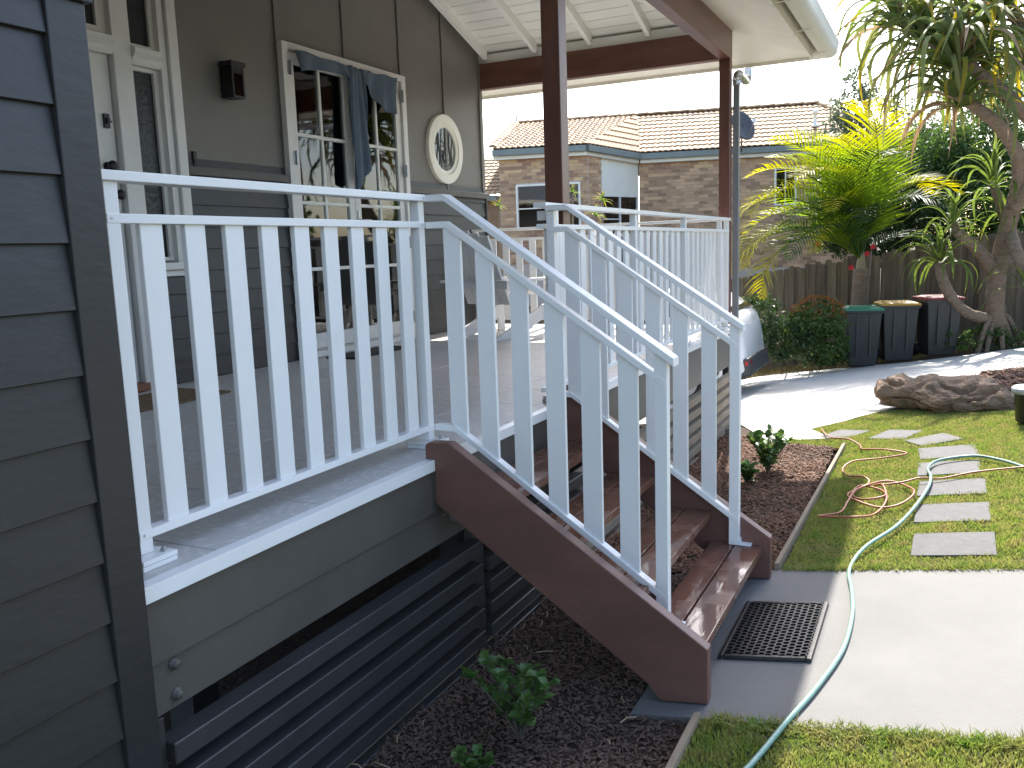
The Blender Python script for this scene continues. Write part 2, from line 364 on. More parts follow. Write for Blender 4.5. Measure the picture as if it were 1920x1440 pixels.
for x in (FX0+.05, FX1-.05):
    for z in (2.93, 2.285, 1.655, .98):
        h = MB().box(x-.022, x+.022, WY-.066, WY-.0605, z-.05, z+.05); h.tube([(x, WY-.072, z-.052), (x, WY-.072, z+.052)], .008, 8)
        h.build('hinge', M['metal'], fd)
mb = MB().box(xm+.02, xm+.05, WY-.044, WY-.035, 1.72, 1.92); mb.tube([(xm+.035,WY-.04,1.84),(xm+.035,WY-.085,1.84),(xm+.14,WY-.085,1.84)], .008, 8)
mb.build('handle', M['metal'], fd)
# room behind the doors
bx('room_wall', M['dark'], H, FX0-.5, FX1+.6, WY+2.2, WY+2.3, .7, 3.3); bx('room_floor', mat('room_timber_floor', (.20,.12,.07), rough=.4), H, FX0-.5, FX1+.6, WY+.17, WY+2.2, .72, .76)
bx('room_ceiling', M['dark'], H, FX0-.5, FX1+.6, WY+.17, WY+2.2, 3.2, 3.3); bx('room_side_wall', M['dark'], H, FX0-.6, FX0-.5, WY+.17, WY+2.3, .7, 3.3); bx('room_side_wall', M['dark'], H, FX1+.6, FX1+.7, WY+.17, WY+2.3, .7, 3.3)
# sheer curtain inside left leaf
mc = MB(); NX = 90
cv = [(FX0+.06+.80*i/NX, WY+.07+.018*math.sin(i*.9)+.01*math.sin(i*.37), z) for z in (G+.08, FZ-.1) for i in range(NX+1)]
mc.add(cv, [(i, i+1, NX+2+i, NX+1+i) for i in range(NX)])
tag(mc.build('curtain', mat('sheer_curtain_fabric', (.72,.80,.84), (.58,.67,.72), rough=.8, scale=6, transl=.4), None, smooth=True), 'wide pale blue sheer curtain behind the french door leaf nearest the lantern', 'curtain')

mc = MB()
cv = [(FX1-.42+.36*i/NX, WY+.08+.02*math.sin(i*.8)+.01*math.sin(i*.31), z) for z in (G+.08, FZ-.1) for i in range(NX+1)]
mc.add(cv, [(i, i+1, NX+2+i, NX+1+i) for i in range(NX)])
tag(mc.build('curtain', bpy.data.materials['sheer_curtain_fabric'], None, smooth=True), 'narrow sheer curtain drawn aside behind the french door leaf nearest the round window', 'curtain')
# entry: door, sidelight, transoms
YD = 2.56
ed = bx('entry_door', M['trim'], H, EX0+.11, .775, YD+.03, YD+.075, G+.05, 2.755, .003); ed['label'] = 'white panelled entry door with black knob and lock'
for x0, x1 in ((EX0-.02, EX0+.10), (.785, .915), (1.135, EX1+.03)):
    if x0 > 1: bx('jamb', M['trim'], ed, x0, x0+.05, YD-.01, YD+.16, 1.52, EZ, .004); bx('architrave', M['trim'], ed, x0+.055, x1, YD-.035, YD+.02, 1.50, EZ, .008)
    else: bx('jamb', M['trim'], ed, x0, x1, YD-.015, YD+.16, G+.002, EZ, .006)
bx('threshold', mat('timber_threshold', (.22,.09,.05), rough=.5), ed, EX0+.1, .785, YD-.06, YD+.12, G+.004, G+.05, .004)
for (a, b), dz in (((EX0+.10, .785), .02), ((.915, 1.135), -.01)):
    m_ = MB().prism([(YD+.09,2.735+dz),(YD-.005,2.735+dz),(YD-.015,2.75+dz),(YD-.02,2.775+dz),(YD-.045,2.80+dz),(YD-.045,2.83+dz),(YD+.0,2.845+dz),(YD+.09,2.845+dz)], 0, a+.001, b-.001)
    m_.build('transom_bar', M['trim'], ed)
# transom sashes and glass
def sash(a, b, z0, z1, fr, gm, nm='sash'):
    m_ = MB(); y0, y1 = YD+.03, YD+.07
    m_.box(a, a+fr, y0, y1, z0, z1); m_.box(b-fr, b, y0, y1, z0, z1); m_.box(a+fr, b-fr, y0, y1, z0, z0+fr*.7); m_.box(a+fr, b-fr, y0, y1, z1-fr*.8, z1)
    m_.build(nm, M['trim'], ed, .002)
    bx('pane', gm, ed, a+fr, b-fr, YD+.05, YD+.056, z0+fr*.7, z1-fr*.8)
sash(EX0+.10, .785, 2.866, EZ, .06, M['obsc']); sash(.915, 1.135, 2.836, EZ, .03, M['obsc']); sash(.915, 1.135, 1.56, 2.724, .03, M['obsc'])
bx('sidelight_sill', M['trim'], ed, .905, EX1+.035, YD-.06, YD+.12, 1.50, 1.545, .005); bx('sill_apron', M['trim'], ed, .917, EX1+.02, YD-.02, YD+.02, 1.46, 1.499, .003)
for x0, x1, z0, z1 in ((EX0+.2,.56,2.0,2.62),(EX0+.2,.56,1.0,1.75)):
    fr = MB().box(x0,x1,YD+.022,YD+.030,z0,z0+.018).box(x0,x1,YD+.022,YD+.030,z1-.018,z1).box(x0,x0+.018,YD+.022,YD+.030,z0+.018,z1-.018).box(x1-.018,x1,YD+.022,YD+.030,z0+.018,z1-.018)
    fr.build('panel_moulding', M['trim'], ed, .003)
def knob(nm, x, y, z, r):
    m_ = MB(); pr = [(.0,.0),(r*.9,.0),(r*.9,.008),(r*.4,.012),(r*.4,.028),(r,.038),(r*1.1,.05),(r*.9,.062),(r*.4,.068),(.001,.07)]
    n_ = 20
    m_.add([(x+q*math.cos(2*math.pi*k/n_), y-d, z+q*math.sin(2*math.pi*k/n_)) for q, d in pr for k in range(n_)], [(i*n_+k,i*n_+(k+1)%n_,(i+1)*n_+(k+1)%n_,(i+1)*n_+k) for i in range(len(pr)-1) for k in range(n_)])
    m_.build(nm, M['black'], ed, smooth=True)
knob('door_knob', .735, YD+.03, 1.952, .028); knob('deadbolt', .70, YD+.03, 2.115, .03)
mb = MB().box(.700,.735,YD+.012,YD+.03,2.335,2.415); mb.box(.710,.727,YD-.002,YD+.012,2.36,2.39); mb.tube([(.735,YD+.02,2.375),(.755,YD+.02,2.375)],.004,6); mb.build('lock', M['black'], ed)
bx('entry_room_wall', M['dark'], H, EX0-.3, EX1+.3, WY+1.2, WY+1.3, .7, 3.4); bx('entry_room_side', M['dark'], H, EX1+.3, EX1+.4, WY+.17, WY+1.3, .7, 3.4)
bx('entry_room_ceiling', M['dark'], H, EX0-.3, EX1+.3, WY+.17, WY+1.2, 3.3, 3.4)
# doorbell
mb = MB().box(1.345,1.373,WY-.022,WY-.001,2.165,2.255); mb.box(1.353,1.365,WY-.026,WY-.022,2.18,2.20)
tag(mb.build('doorbell', M['black'], None, .002), 'small black doorbell button on the taupe wall beside the entry', 'doorbell')
# wall lantern
lx0, lx1, lz0, lz1 = 1.645, 1.755, 2.625, 2.86
wl = thing('wall_lantern', 'black box lantern with clear glass fixed to the taupe wall', 'lamp', (1.70, WY, lz0))
bx('back_plate', M['black'], wl, lx0+.02, lx1-.02, WY-.02, WY-.001, lz0+.02, lz1+.012, .002)
bx('cap', M['black'], wl, lx0-.012, lx1+.012, WY-.135, WY-.02, lz1-.03, lz1, .002); bx('base', M['black'], wl, lx0, lx1, WY-.125, WY-.02, lz0, lz0+.015, .002)
for x in (lx0, lx1-.012):
    for y in (WY-.125, WY-.035): bx('frame_bar', M['black'], wl, x, x+.012, y, y+.012, lz0+.015, lz1-.03)
for x in (lx0+.004, lx1-.008): bx('glass_panel', M['darkglass'], wl, x, x+.004, WY-.113, WY-.035, lz0+.015, lz1-.03)
bx('glass_panel', M['darkglass'], wl, lx0+.012, lx1-.012, WY-.122, WY-.118, lz0+.015, lz1-.03)
mb = MB().lathe([(.001,.11),(.010,.105),(.013,.09),(.013,.06),(.008,.04),(.008,.0)], (1.70, WY-.075, lz0+.03), 16)
mb.build('bulb', mat('amber_bulb_glass', (.62,.42,.22), rough=.15), wl, smooth=True)

# deck structure, tiles, fascia
DX0, DX1 = -1.585, 5.30
bx('deck_frame', M['under'], H, DX0, DX1, -.085, WY, .60, G-.022)
bx('deck_edge_trim', M['white'], H, DX0+.001, DX1, -.128, -.086, .732, G+.001, .0015)
tm = bpy.data.materials.new('patterned_tile'); tm.use_nodes = True; n = tm.node_tree.nodes; L = tm.node_tree.links; b = n['Principled BSDF']
tc = n.new('ShaderNodeTexCoord'); vm = n.new('ShaderNodeVectorMath'); vm.operation = 'LENGTH'; L.new(tc.outputs['Object'], vm.inputs[0])
def circ(node_in, freq):
    s = n.new('ShaderNodeMath'); s.operation = 'MULTIPLY'; s.inputs[1].default_value = freq; L.new(node_in, s.inputs[0])
    q = n.new('ShaderNodeMath'); q.operation = 'SINE'; L.new(s.outputs[0], q.inputs[0]); return q.outputs[0]
nzt = n.new('ShaderNodeTexNoise'); nzt.inputs['Scale'].default_value = 14; L.new(tc.outputs['Object'], nzt.inputs[0])
mpv = n.new('ShaderNodeVectorMath'); mpv.operation = 'ABSOLUTE'; L.new(tc.outputs['Object'], mpv.inputs[0])
sb = n.new('ShaderNodeVectorMath'); sb.operation = 'SUBTRACT'; L.new(mpv.outputs[0], sb.inputs[0]); sb.inputs[1].default_value = (.2215,.2215,.01)
ln2 = n.new('ShaderNodeVectorMath'); ln2.operation = 'LENGTH'; L.new(sb.outputs[0], ln2.inputs[0])
mn = n.new('ShaderNodeMath'); mn.operation = 'MINIMUM'; L.new(vm.outputs['Value'], mn.inputs[0]); L.new(ln2.outputs['Value'], mn.inputs[1])
c1_ = circ(mn.outputs[0], 190.); vo = n.new('ShaderNodeTexVoronoi'); vo.inputs['Scale'].default_value = 26; L.new(tc.outputs['Object'], vo.inputs[0])
ad = n.new('ShaderNodeMath'); ad.operation = 'MULTIPLY_ADD'; L.new(c1_, ad.inputs[0]); ad.inputs[1].default_value = .22; L.new(vo.outputs['Distance'], ad.inputs[2])
ad2 = n.new('ShaderNodeMath'); ad2.operation = 'MULTIPLY_ADD'; L.new(nzt.outputs[0], ad2.inputs[0]); ad2.inputs[1].default_value = 1.1; L.new(ad.outputs[0], ad2.inputs[2])
rp = n.new('ShaderNodeValToRGB'); L.new(ad2.outputs[0], rp.inputs[0]); rp.color_ramp.elements[0].position = .55; rp.color_ramp.elements[1].position = 1.05
rp.color_ramp.elements[0].color = (.66,.64,.61,1); rp.color_ramp.elements[1].color = (.54,.525,.505,1)
L.new(rp.outputs[0], b.inputs['Base Color']); b.inputs['Roughness'].default_value = .42
TS = .45
nxs = []; x = DX0+.015
tile_cache = {}
def tile_mesh(wx, wy):
    k = (round(wx,3), round(wy,3))
    if k not in tile_cache: tile_cache[k] = MB().box(-wx/2, wx/2, -wy/2, wy/2, -.012, 0).mesh('floor_tile', tm, bevel=.0012, seg=1)
    return tile_cache[k]
gr = bx('tile_grout', mat('tile_grout', (.26,.25,.24), rough=.9), H, DX0+.003, DX1-.003, -.1275, WY-.03, G-.0215, G-.0035)
x = DX0+.004-.16
while x < DX1-.02:
    xa, xb = max(x, DX0+.004), min(x+TS, DX1-.004)
    y = -.126
    while y < WY-.06:
        yb = min(y+TS, WY-.032)
        if xb-xa > .03 and yb-y > .03: inst(tile_mesh(xb-xa-.004, yb-y-.004), 'floor_tile', gr, ((xa+xb)/2, (y+yb)/2, G))
        y += TS
    x += TS
# skirting under deck
bx('fascia_board', M['under'], H, DX0+.002, DX1, -.108, -.0865, .560, .7315, .002)
bb = bx('bearer_board', M['under'], H, DX0+.04, DX1, -.095, -.065, .418, .5585, .003)
for z in (.535, .452):
    mb = MB(); n_ = 12; xx = -1.475
    pr = [(.017,0),(.017,.004),(.012,.005),(.012,.014),(.008,.017),(.001,.018)]
    mb.add([(xx+q*math.cos(2*math.pi*k/n_), -.0955-d, z+q*math.sin(2*math.pi*k/n_)) for q, d in pr for k in range(n_)], [(i*n_+k,i*n_+(k+1)%n_,(i+1)*n_+(k+1)%n_,(i+1)*n_+k) for i in range(len(pr)-1) for k in range(n_)])
    mb.build('bolt', M['under'], bb, smooth=True)
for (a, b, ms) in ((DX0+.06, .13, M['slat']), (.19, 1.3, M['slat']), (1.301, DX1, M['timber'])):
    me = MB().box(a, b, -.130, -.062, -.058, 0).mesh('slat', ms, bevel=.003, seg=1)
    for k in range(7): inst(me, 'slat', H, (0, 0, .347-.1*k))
bx('slat_post', M['slat'], H, .13, .19, -.10, -.04, -.4, .415, .003); bx('slat_post', M['slat'], H, DX0+.01, DX0+.06, -.10, -.04, -.4, .415, .003); bx('slat_post', M['slat'], H, 5.24, 5.30, -.055, -.0, -.4, .58, .003)
for k in range(4): bx('stump', M['dark'], H, -.9+1.9*k, -.78+1.9*k, .5, .62, -.5, .6)
# end of deck
bx('end_fascia', M['white'], H, DX1, DX1+.03, -.128, WY, .60, G, .002)

# posts and beams
PZ = 3.217
for x in (1.335, 5.375): bx('verandah_post', M['merbau_z'], H, x, x+.10, -.03, .07, G+.001, PZ, .004)
bx('beam', M['merbau'], H, -1.57, 5.475, -.03, .07, PZ+.001, 3.475, .004)
bx('beam', mat('merbau_timber_cross_beam', (.19,.082,.055), (.105,.046,.032), rough=.36, scale=9, bump=.12, bscale=30, stretch=(1,.15,1)), H, 5.375, 5.475, .071, WY, PZ+.003, 3.474, .004)
# hip ceiling: lining boards, rafters, hip rafter, raked soffit
SL = .333; ZE = 3.476; HX, HY = 5.475, -.03; RD = .09
def zf(y): return ZE+SL*(y-HY)
def zr(x): return ZE+SL*(HX-x)
cs = bx('ceiling_parent_block', M['ceil'], H, -1.5, -1.45, .1, .2, 3.8, 3.81)  # small unseen placeholder block, only the parent of lining boards and rafters
bw = .135; YM = WY-.001
y = HY-.63
while y < YM:
    ya, yb = y+.007, min(y+bw, YM)
    a, b = HX+HY-ya, HX+HY-yb
    if yb-ya > .02:
        MB().hexa([(-6,ya,zf(ya)+RD),(a,ya,zf(ya)+RD),(b,yb,zf(yb)+RD),(-6,yb,zf(yb)+RD),(-6,ya,zf(ya)+RD+.012),(a,ya,zf(ya)+RD+.012),(b,yb,zf(yb)+RD+.012),(-6,yb,zf(yb)+RD+.012)]).build('lining_board', M['ceil'], cs)
    y += bw
x = HX+.63
while x > HX+HY-YM:
    xa, xb = x-.007, max(x-bw, HX+HY-YM)
    a, b = HX+HY-xa, HX+HY-xb
    if xa-xb > .02:
        MB().hexa([(xa,a,zr(xa)+RD),(xb,b,zr(xb)+RD),(xb,YM,zr(xb)+RD),(xa,YM,zr(xa)+RD),(xa,a,zr(xa)+RD+.012),(xb,b,zr(xb)+RD+.012),(xb,YM,zr(xb)+RD+.012),(xa,YM,zr(xa)+RD+.012)]).build('lining_board', M['ceil'], cs)
    x -= bw
for y in (2.485, 1.92, 1.33, .74):     # rafters on the far slope
    xe = HX+HY-y
    MB().hexa([(HX-.1,y-.022,zr(HX-.1)),(xe,y-.022,zr(xe)),(xe,y+.022,zr(xe)),(HX-.1,y+.022,zr(HX-.1)),(HX-.1,y-.022,zr(HX-.1)+RD),(xe,y-.022,zr(xe)+RD),(xe,y+.022,zr(xe)+RD),(HX-.1,y+.022,zr(HX-.1)+RD)]).build('rafter', M['ceil'], cs, .002)
for x in [4.75-.6*k for k in range(11)]:   # rafters on the front slope
    ye = min(YM, HX+HY-x)
    MB().hexa([(x-.022,.072,zf(.072)),(x+.022,.072,zf(.072)),(x+.022,ye,zf(ye)),(x-.022,ye,zf(ye)),(x-.022,.072,zf(.072)+RD),(x+.022,.072,zf(.072)+RD),(x+.022,ye,zf(ye)+RD),(x-.022,ye,zf(ye)+RD)]).build('rafter', M['ceil'], cs, .002)
d = .032
MB().hexa([(HX-.1-d,.07-d,zr(HX-.1)-.01),(HX-.1+d,.07+d,zr(HX-.1)-.01),(HX+HY-YM+d,YM+d-.04,zf(YM)-.01),(HX+HY-YM-d,YM-d,zf(YM)-.01),(HX-.1-d,.07-d,zr(HX-.1)+RD),(HX-.1+d,.07+d,zr(HX-.1)+RD),(HX+HY-YM+d,YM+d-.04,zf(YM)+RD),(HX+HY-YM-d,YM-d,zf(YM)+RD)]).build('hip_rafter', M['ceil'], cs, .002)
bx('blocking', M['ceil'], H, 5.40, 5.45, .08, WY, 3.4745, 3.565)
bx('blocking', M['ceil'], H, -1.5, 5.39, .0, .05, 3.476, 3.575)
bx('ceiling_backing', M['ceil'], H, -1.55, 5.0, -.0, WY, 4.6, 4.62)
OV = .61
def quad(pts, th=.012): return MB().hexa(pts+[(p[0],p[1],p[2]+th) for p in pts])
YO, XO = HY-OV, HX+OV
quad([(-6,YO,zf(YO)+.01),(XO,YO,zf(YO)+.01),(HX+.001,HY-.001,ZE-.006),(-6,HY-.001,ZE-.006)]).build('soffit', M['cream'], H)
quad([(XO,YO,zf(YO)+.01),(XO,9,zf(YO)+.01),(HX+.001,9,ZE-.006),(HX+.001,HY-.001,ZE-.006)]).build('soffit', M['cream'], H)
FB, FT = zf(YO)-.02, zf(YO)+.17
bx('fascia', M['cream'], H, -6, XO+.02, YO-.022, YO-.001, FB, FT, .002); bx('fascia', M['cream'], H, XO+.001, XO+.022, YO, 9, FB, FT-.003, .002)
# gutter: round fronted profile swept along front and far eave
gp = [(.03,.17),(.03,.10)]+[(.03+.085-.085*math.cos(a), .085-.085*math.sin(a)) for a in [R(k) for k in range(0, 181, 15)]]+[(.205,.12),(.212,.15),(.206,.155),(.196,.12)]
gp = [(-p[0], p[1]) for p in gp]
gu = MB(); zc = FB+.02
outer = [(YO-.023+p[0], zc+p[1]) for p in gp]
for k in range(len(gp)-1):
    p, q = gp[k], gp[k+1]
    gu.add([(-6,YO-.023+p[0],zc+p[1]),(XO+.023-p[0],YO-.023+p[0],zc+p[1]),(XO+.023-q[0],YO-.023+q[0],zc+q[1]),(-6,YO-.023+q[0],zc+q[1])], [(0,1,2,3)])
    gu.add([(XO+.023-p[0],YO-.023+p[0],zc+p[1]),(XO+.023-p[0],9,zc+p[1]),(XO+.023-q[0],9,zc+q[1]),(XO+.023-q[0],YO-.023+q[0],zc+q[1])], [(0,1,2,3)])
gut = gu.build('gutter', M['gutter'], H)
for x in (5.9, 4.9, 3.9, 2.9, 1.9): MB().box(x-.012, x+.012, YO-.16, YO-.023, zc-.006, zc-.003).box(x-.012,x+.012,YO-.026,YO-.0225,zc-.05,zc-.004).build('gutter_bracket', M['gutter'], gut)
# roof sheets
RF = M['darkmetal']
YR = 5.0; XR = HX+HY-YR
zt_ = RD+.06
quad([(-6,YO-.06,zf(YO-.06)+zt_),(XO+.06,YO-.06,zf(YO-.06)+zt_),(XR,YR,zf(YR)+zt_),(-6,YR,zf(YR)+zt_)], .03).build('roof_sheet', RF, H)
quad([(XO+.06,YO-.06,zf(YO-.06)+zt_),(XO+.06,10,zf(YO-.06)+zt_),(XR,10,zf(YR)+zt_),(XR,YR,zf(YR)+zt_)], .03).build('roof_sheet', RF, H)
quad([(-6,YR,zf(YR)+zt_),(XR,YR,zf(YR)+zt_),(XR,10,zf(YR)+zt_),(-6,10,zf(YR)+zt_)], .03).build('roof_sheet', RF, H)
# downpipe at the far post
MB().box(5.50,5.555,-.088,-.032,-.6,3.04).build('downpipe', M['darkmetal'], H, .006)
pe = atD(1398,152,9.0); pq = atD(1402,136,9.05)
pA = [Vector((5.528,-.06,3.0)), Vector((5.53,-.06,3.06)), Vector((5.56,-.075,3.10)), pe, pq.lerp(pe,.5)+Vector((.02,-.01,0)), pq+Vector((0,0,.1))]
MB().tube(spline(pA, 5), .04, 16).build('downpipe_elbow', M['metal'], H, smooth=True)

# ------------------------------------------------------------------ balustrades
PALM = MB().box(-.036, .036, -.009, .009, 0, .79).mesh('paling', M['white'], bevel=.0015, seg=1)
def balus(name, label, x0, x1, y0, posts, pal, ends=(0,0), grp=None):
    t = thing(name, label, 'balustrade', ((x0+x1)/2, y0, G), grp)
    bx('handrail', M['white'], t, x0-ends[0], x1+ends[1], y0-.012, y0+.055, G+.975, G+1.0, .003)
    bx('rail', M['white'], t, x0, x1, y0-.0, y0+.04, G+.8735, G+.8973, .002)
    bx('rail', M['white'], t, x0, x1, y0-.0, y0+.04, G+.068, G+.0909, .002)
    for p in posts:
        po = bx('post', M['white'], t, p, p+.04, y0+.002, y0+.042, G+.03, G+.975, .002)
        MB().box(p-.035, p+.075, y0-.045, y0+.085, G+.016, G+.029).box(p-.035, p+.075, y0-.043, y0+.087, G+.001, G+.0145).build('base_plate', M['white'], po, .002)
        MB().lathe([(.0095,0),(.0095,.006),(.006,.007),(.006,.013),(.001,.014)], (p+.052, y0-.02, G+.0291), 6).build('bolt', M['metal'], po)
    for p in pal: inst(PALM, 'paling', t, (p, y0+.02, G+.0865), Matrix.Diagonal((1,1,.998)))
    return t
pal = [-1.318+.1481*k for k in range(9)]
b1 = balus('balustrade', 'white railing with flat palings beside the dark weatherboard corner', -1.458, .0, 0., (-1.458, -.04), pal, (.02, .0))
for x, z in ((-1.445, G+.885), (-1.445, G+.079), (-.02, G+.885), (-.02, G+.987)):
    n_ = 10; MB().add([(x+.004*math.cos(2*math.pi*k/n_), -.0008 if z < G+.95 else -.0128, z+.004*math.sin(2*math.pi*k/n_)) for k in range(n_)], [tuple(range(n_))]).build('screw', M['metal'], b1)
fp = []; x = 1.05
while x < 5.02:
    if min(abs(x-q) for q in (2.40,3.60,4.80)) > .07: fp.append(x)
    x += .1481
balus('balustrade', 'long white paling railing running past both brown verandah posts', .95, 5.10, -.088, (1.10, 2.38, 3.58, 4.78, 5.06), fp, (0, .02))
# end railing (across the deck end)
t = thing('balustrade', 'white paling railing across the deck end behind the garden chair', 'balustrade', (5.12, 1.2, G))
bx('handrail', M['white'], t, 5.05, 5.115, -.02, WY-.03, G+.975, G+.999, .003); bx('rail', M['white'], t, 5.065, 5.10, -.04, WY-.03, G+.8735, G+.8973, .002); bx('rail', M['white'], t, 5.065, 5.10, -.04, WY-.03, G+.068, G+.0909, .002)
for y in (1.2, WY-.075): bx('post', M['white'], t, 5.07, 5.11, y, y+.04, G+.001, G+.975, .002)
y = .10
while y < WY-.1:
    if abs(y-1.22) > .06: inst(PALM, 'paling', t, (5.083, y, G+.0865), Matrix.Rotation(math.pi/2, 3, 'Z'))
    y += .1481
# stair balustrades
def stair_bal(label, X, bend, tip, ztop, ys, newel, yp, zfoot):
    # X: plane, bend/tip: (y, z) of the handrail top line
    t = thing('balustrade', label, 'balustrade', (X, (bend[0]+tip[0])/2, .3))
    sl = (tip[1]-bend[1])/(tip[0]-bend[0])
    def line(dz): return lambda y: bend[1]+dz+(y-bend[0])*sl
    th = .025/math.cos(math.atan(sl))
    def bar(nm, dz, x0, x1, ystart, yend, flat0):
        f = line(dz); zt = bend[1]+dz
        ya, yb = bend[0], yend
        P = [(flat0, zt), (ya, zt), (yb, f(yb)), (yb, f(yb)-th), (ya-.003, zt-.026), (flat0, zt-.025)]
        return MB().prism(P, 0, x0, x1).build(nm, M['white'], t, .0025)
    bar('handrail', 0, X-.012, X+.055, 0, tip[0], yp); bar('rail', -.103, X, X+.04, 0, newel[1]+.004, yp); bar('rail', -.909, X, X+.04, 0, newel[1]+.004, yp)
    for a, b in ys:
        fl, ft = line(-.912), line(-.103-.02)
        MB().hexa([(X+.011,b,fl(b)),(X+.029,b,fl(b)),(X+.029,a,fl(a)),(X+.011,a,fl(a)),(X+.011,b,ft(b)),(X+.029,b,ft(b)),(X+.029,a,ft(a)),(X+.011,a,ft(a))]).build('paling', M['white'], t, .0015)
    f = line(-.02)
    MB().hexa([(X+.001,newel[1],zfoot),(X+.042,newel[1],zfoot),(X+.042,newel[0],zfoot),(X+.001,newel[0],zfoot),(X+.001,newel[1],f(newel[1])),(X+.042,newel[1],f(newel[1])),(X+.042,newel[0],f(newel[0])),(X+.001,newel[0],f(newel[0]))]).build('post', M['white'], t, .002)
    br = MB().box(X+.001, X+.042, newel[1]-.055, newel[1]-.0005, zfoot+.0005, zfoot+.007).box(X+.001, X+.042, newel[1]-.006, newel[1]-.0005, zfoot+.007, zfoot+.03)
    br.build('foot_bracket', M['white'], t, .001)
    return t
sL = stair_bal('white sloping stair railing standing inside the outer brown stringer', 0., (-.089,1.772), (-.995,1.156), 0, [(-.073,-.146),(-.21,-.282),(-.354,-.426),(-.494,-.57),(-.636,-.712),(-.781,-.855)], (-.92,-.966), -.001, .162)
sR = stair_bal('white sloping stair railing on the lawn side, footed beside the garden bed', .95, (-.206,1.757), (-1.045,1.187), 0, [(-.19,-.262),(-.326,-.396),(-.452,-.524),(-.588,-.658),(-.718,-.788),(-.852,-.920)], (-.983,-1.028), -.10, .162)
bx('post', M['white'], sR, .952, .99, -.14, -.10, G+.001, 1.731, .002)
MB().box(1.0, 1.028, -.105, -.03, 1.69, 1.735).build('bracket', M['white'], sR, .002)

# ------------------------------------------------------------------ staircase
st = thing('staircase', 'brown timber stairs with open wet treads leading up to the deck', 'stairs', (.4, -.6, 0))
SP = [(-.105,.842),(-.195,.844),(-1.165,.200),(-1.165,.004),(-1.0,.004-.02),(-.952,.04),(-.13,.602),(-.13,.776),(-.09,.776),(-.09,.83)]
for x0, x1 in ((-.222,-.172), (.992,1.045)):
    s_ = MB().prism(SP, 0, x0, x1).build('stringer', M['merbau_y'], st, .004)
    if x0 < 0:
        for (yy, zz) in ((-1.128,.16),(-.893,.305),(-.622,.45),(-.354,.60)):
            for k in range(4):
                n_ = 8; c = (yy+.03+.055*k, zz-.02-.005*k)
                MB().add([(x0-.0012, c[0]+.0042*math.cos(2*math.pi*j/n_), c[1]+.0042*math.sin(2*math.pi*j/n_)) for j in range(n_)], [tuple(range(n_))]).build('screw', M['metal'], s_)
TW = MB().box(-.171, .991, 0, .118, -.036, 0).mesh('plank', M['tread'], bevel=.004)
TW2 = MB().box(-.171, .991, .124, .232, -.036, 0).mesh('plank', M['tread'], bevel=.004)
for yy, zz in ((-1.128,.16),(-.893,.305),(-.622,.45),(-.354,.60)):
    tr = inst(TW, 'tread', st, (0, yy, zz)); inst(TW2, 'tread', st, (0, yy, zz))
    for x0 in (-.1715, .9455):
        MB().box(x0, x0+.046, yy+.05, yy+.2, zz-.075, zz-.0365).build('cleat', M['metal'], st, .002)

# ------------------------------------------------------------------ doormats
def mat_box(nm, label, pts, z, m, h=.012):
    P = [(p[0],p[1],z) for p in pts]; return tag(MB().hexa(P+[(p[0],p[1],z+h) for p in pts]).build(nm, m, None, .003), label, 'doormat')
coir = mat('coir_mat', (.24,.16,.09), (.13,.085,.05), rough=.95, scale=60, bump=.8, bscale=300)
mat_box('doormat', 'brown coir doormat in front of the entry door', [(.08,1.92),(.85,1.92),(.85,2.36),(.08,2.36)], G+.001, coir)
mat_box('doormat', 'dark rubber doormat under the french doors', [(2.35,2.12),(3.15,2.12),(3.15,2.40),(2.35,2.40)], G+.001, mat('dark_mat', (.035,.035,.037), (.02,.02,.02), rough=.9, scale=80, bump=.8, bscale=200))
# honeycomb rubber mat on the path
hm = thing('honeycomb_mat', 'black rubber honeycomb mat on the concrete below the stairs', 'doormat', (.42,-1.28,T(.42,-1.28)))
rub = mat('black_rubber', (.022,.022,.024), (.014,.014,.015), rough=.38, scale=30, bump=.1)
mx0, mx1, my0, my1 = .135, .69, -1.455, -1.115
def P3(x, y, h): return (x, y, T(x,y)+.004+h)
rim = MB(); rw_ = .022
for a, b, c, d_ in ((mx0,mx1,my0,my0+rw_),(mx0,mx1,my1-rw_,my1),(mx0,mx0+rw_,my0+rw_,my1-rw_),(mx1-rw_,mx1,my0+rw_,my1-rw_)):
    sx = .012
    rim.hexa([P3(a,c,0),P3(b,c,0),P3(b,d_,0),P3(a,d_,0),P3(a+.003,c+.003,.012),P3(b-.003,c+.003,.012),P3(b-.003,d_-.003,.012),P3(a+.003,d_-.003,.012)])
rim.build('rim', rub, hm, .002)
hc = MB(); ro, ri = .0165, .0125; row = 0; yy = my0+rw_+.012
while yy < my1-rw_-.008:
    xx = mx0+rw_+.012+(ro*.866 if row % 2 else 0)
    while xx < mx1-rw_-.010:
        n0 = len(hc.v); V = []
        for r_, h_ in ((ro,.0),(ro,.011),(ri,.011),(ri,.0)):
            for k in range(6):
                a = math.pi/6+k*math.pi/3; V.append(P3(xx+r_*math.cos(a)*.995, yy+r_*math.sin(a)*.995, h_))
        hc.add(V, [(i*6+k, i*6+(k+1)%6, (i+1)*6+(k+1)%6, (i+1)*6+k) for i in (1,2) for k in range(6)])
        xx += ro*1.732
    yy += ro*1.5; row += 1
tag(hc.build('honeycomb_cells', rub, hm), kind='stuff')

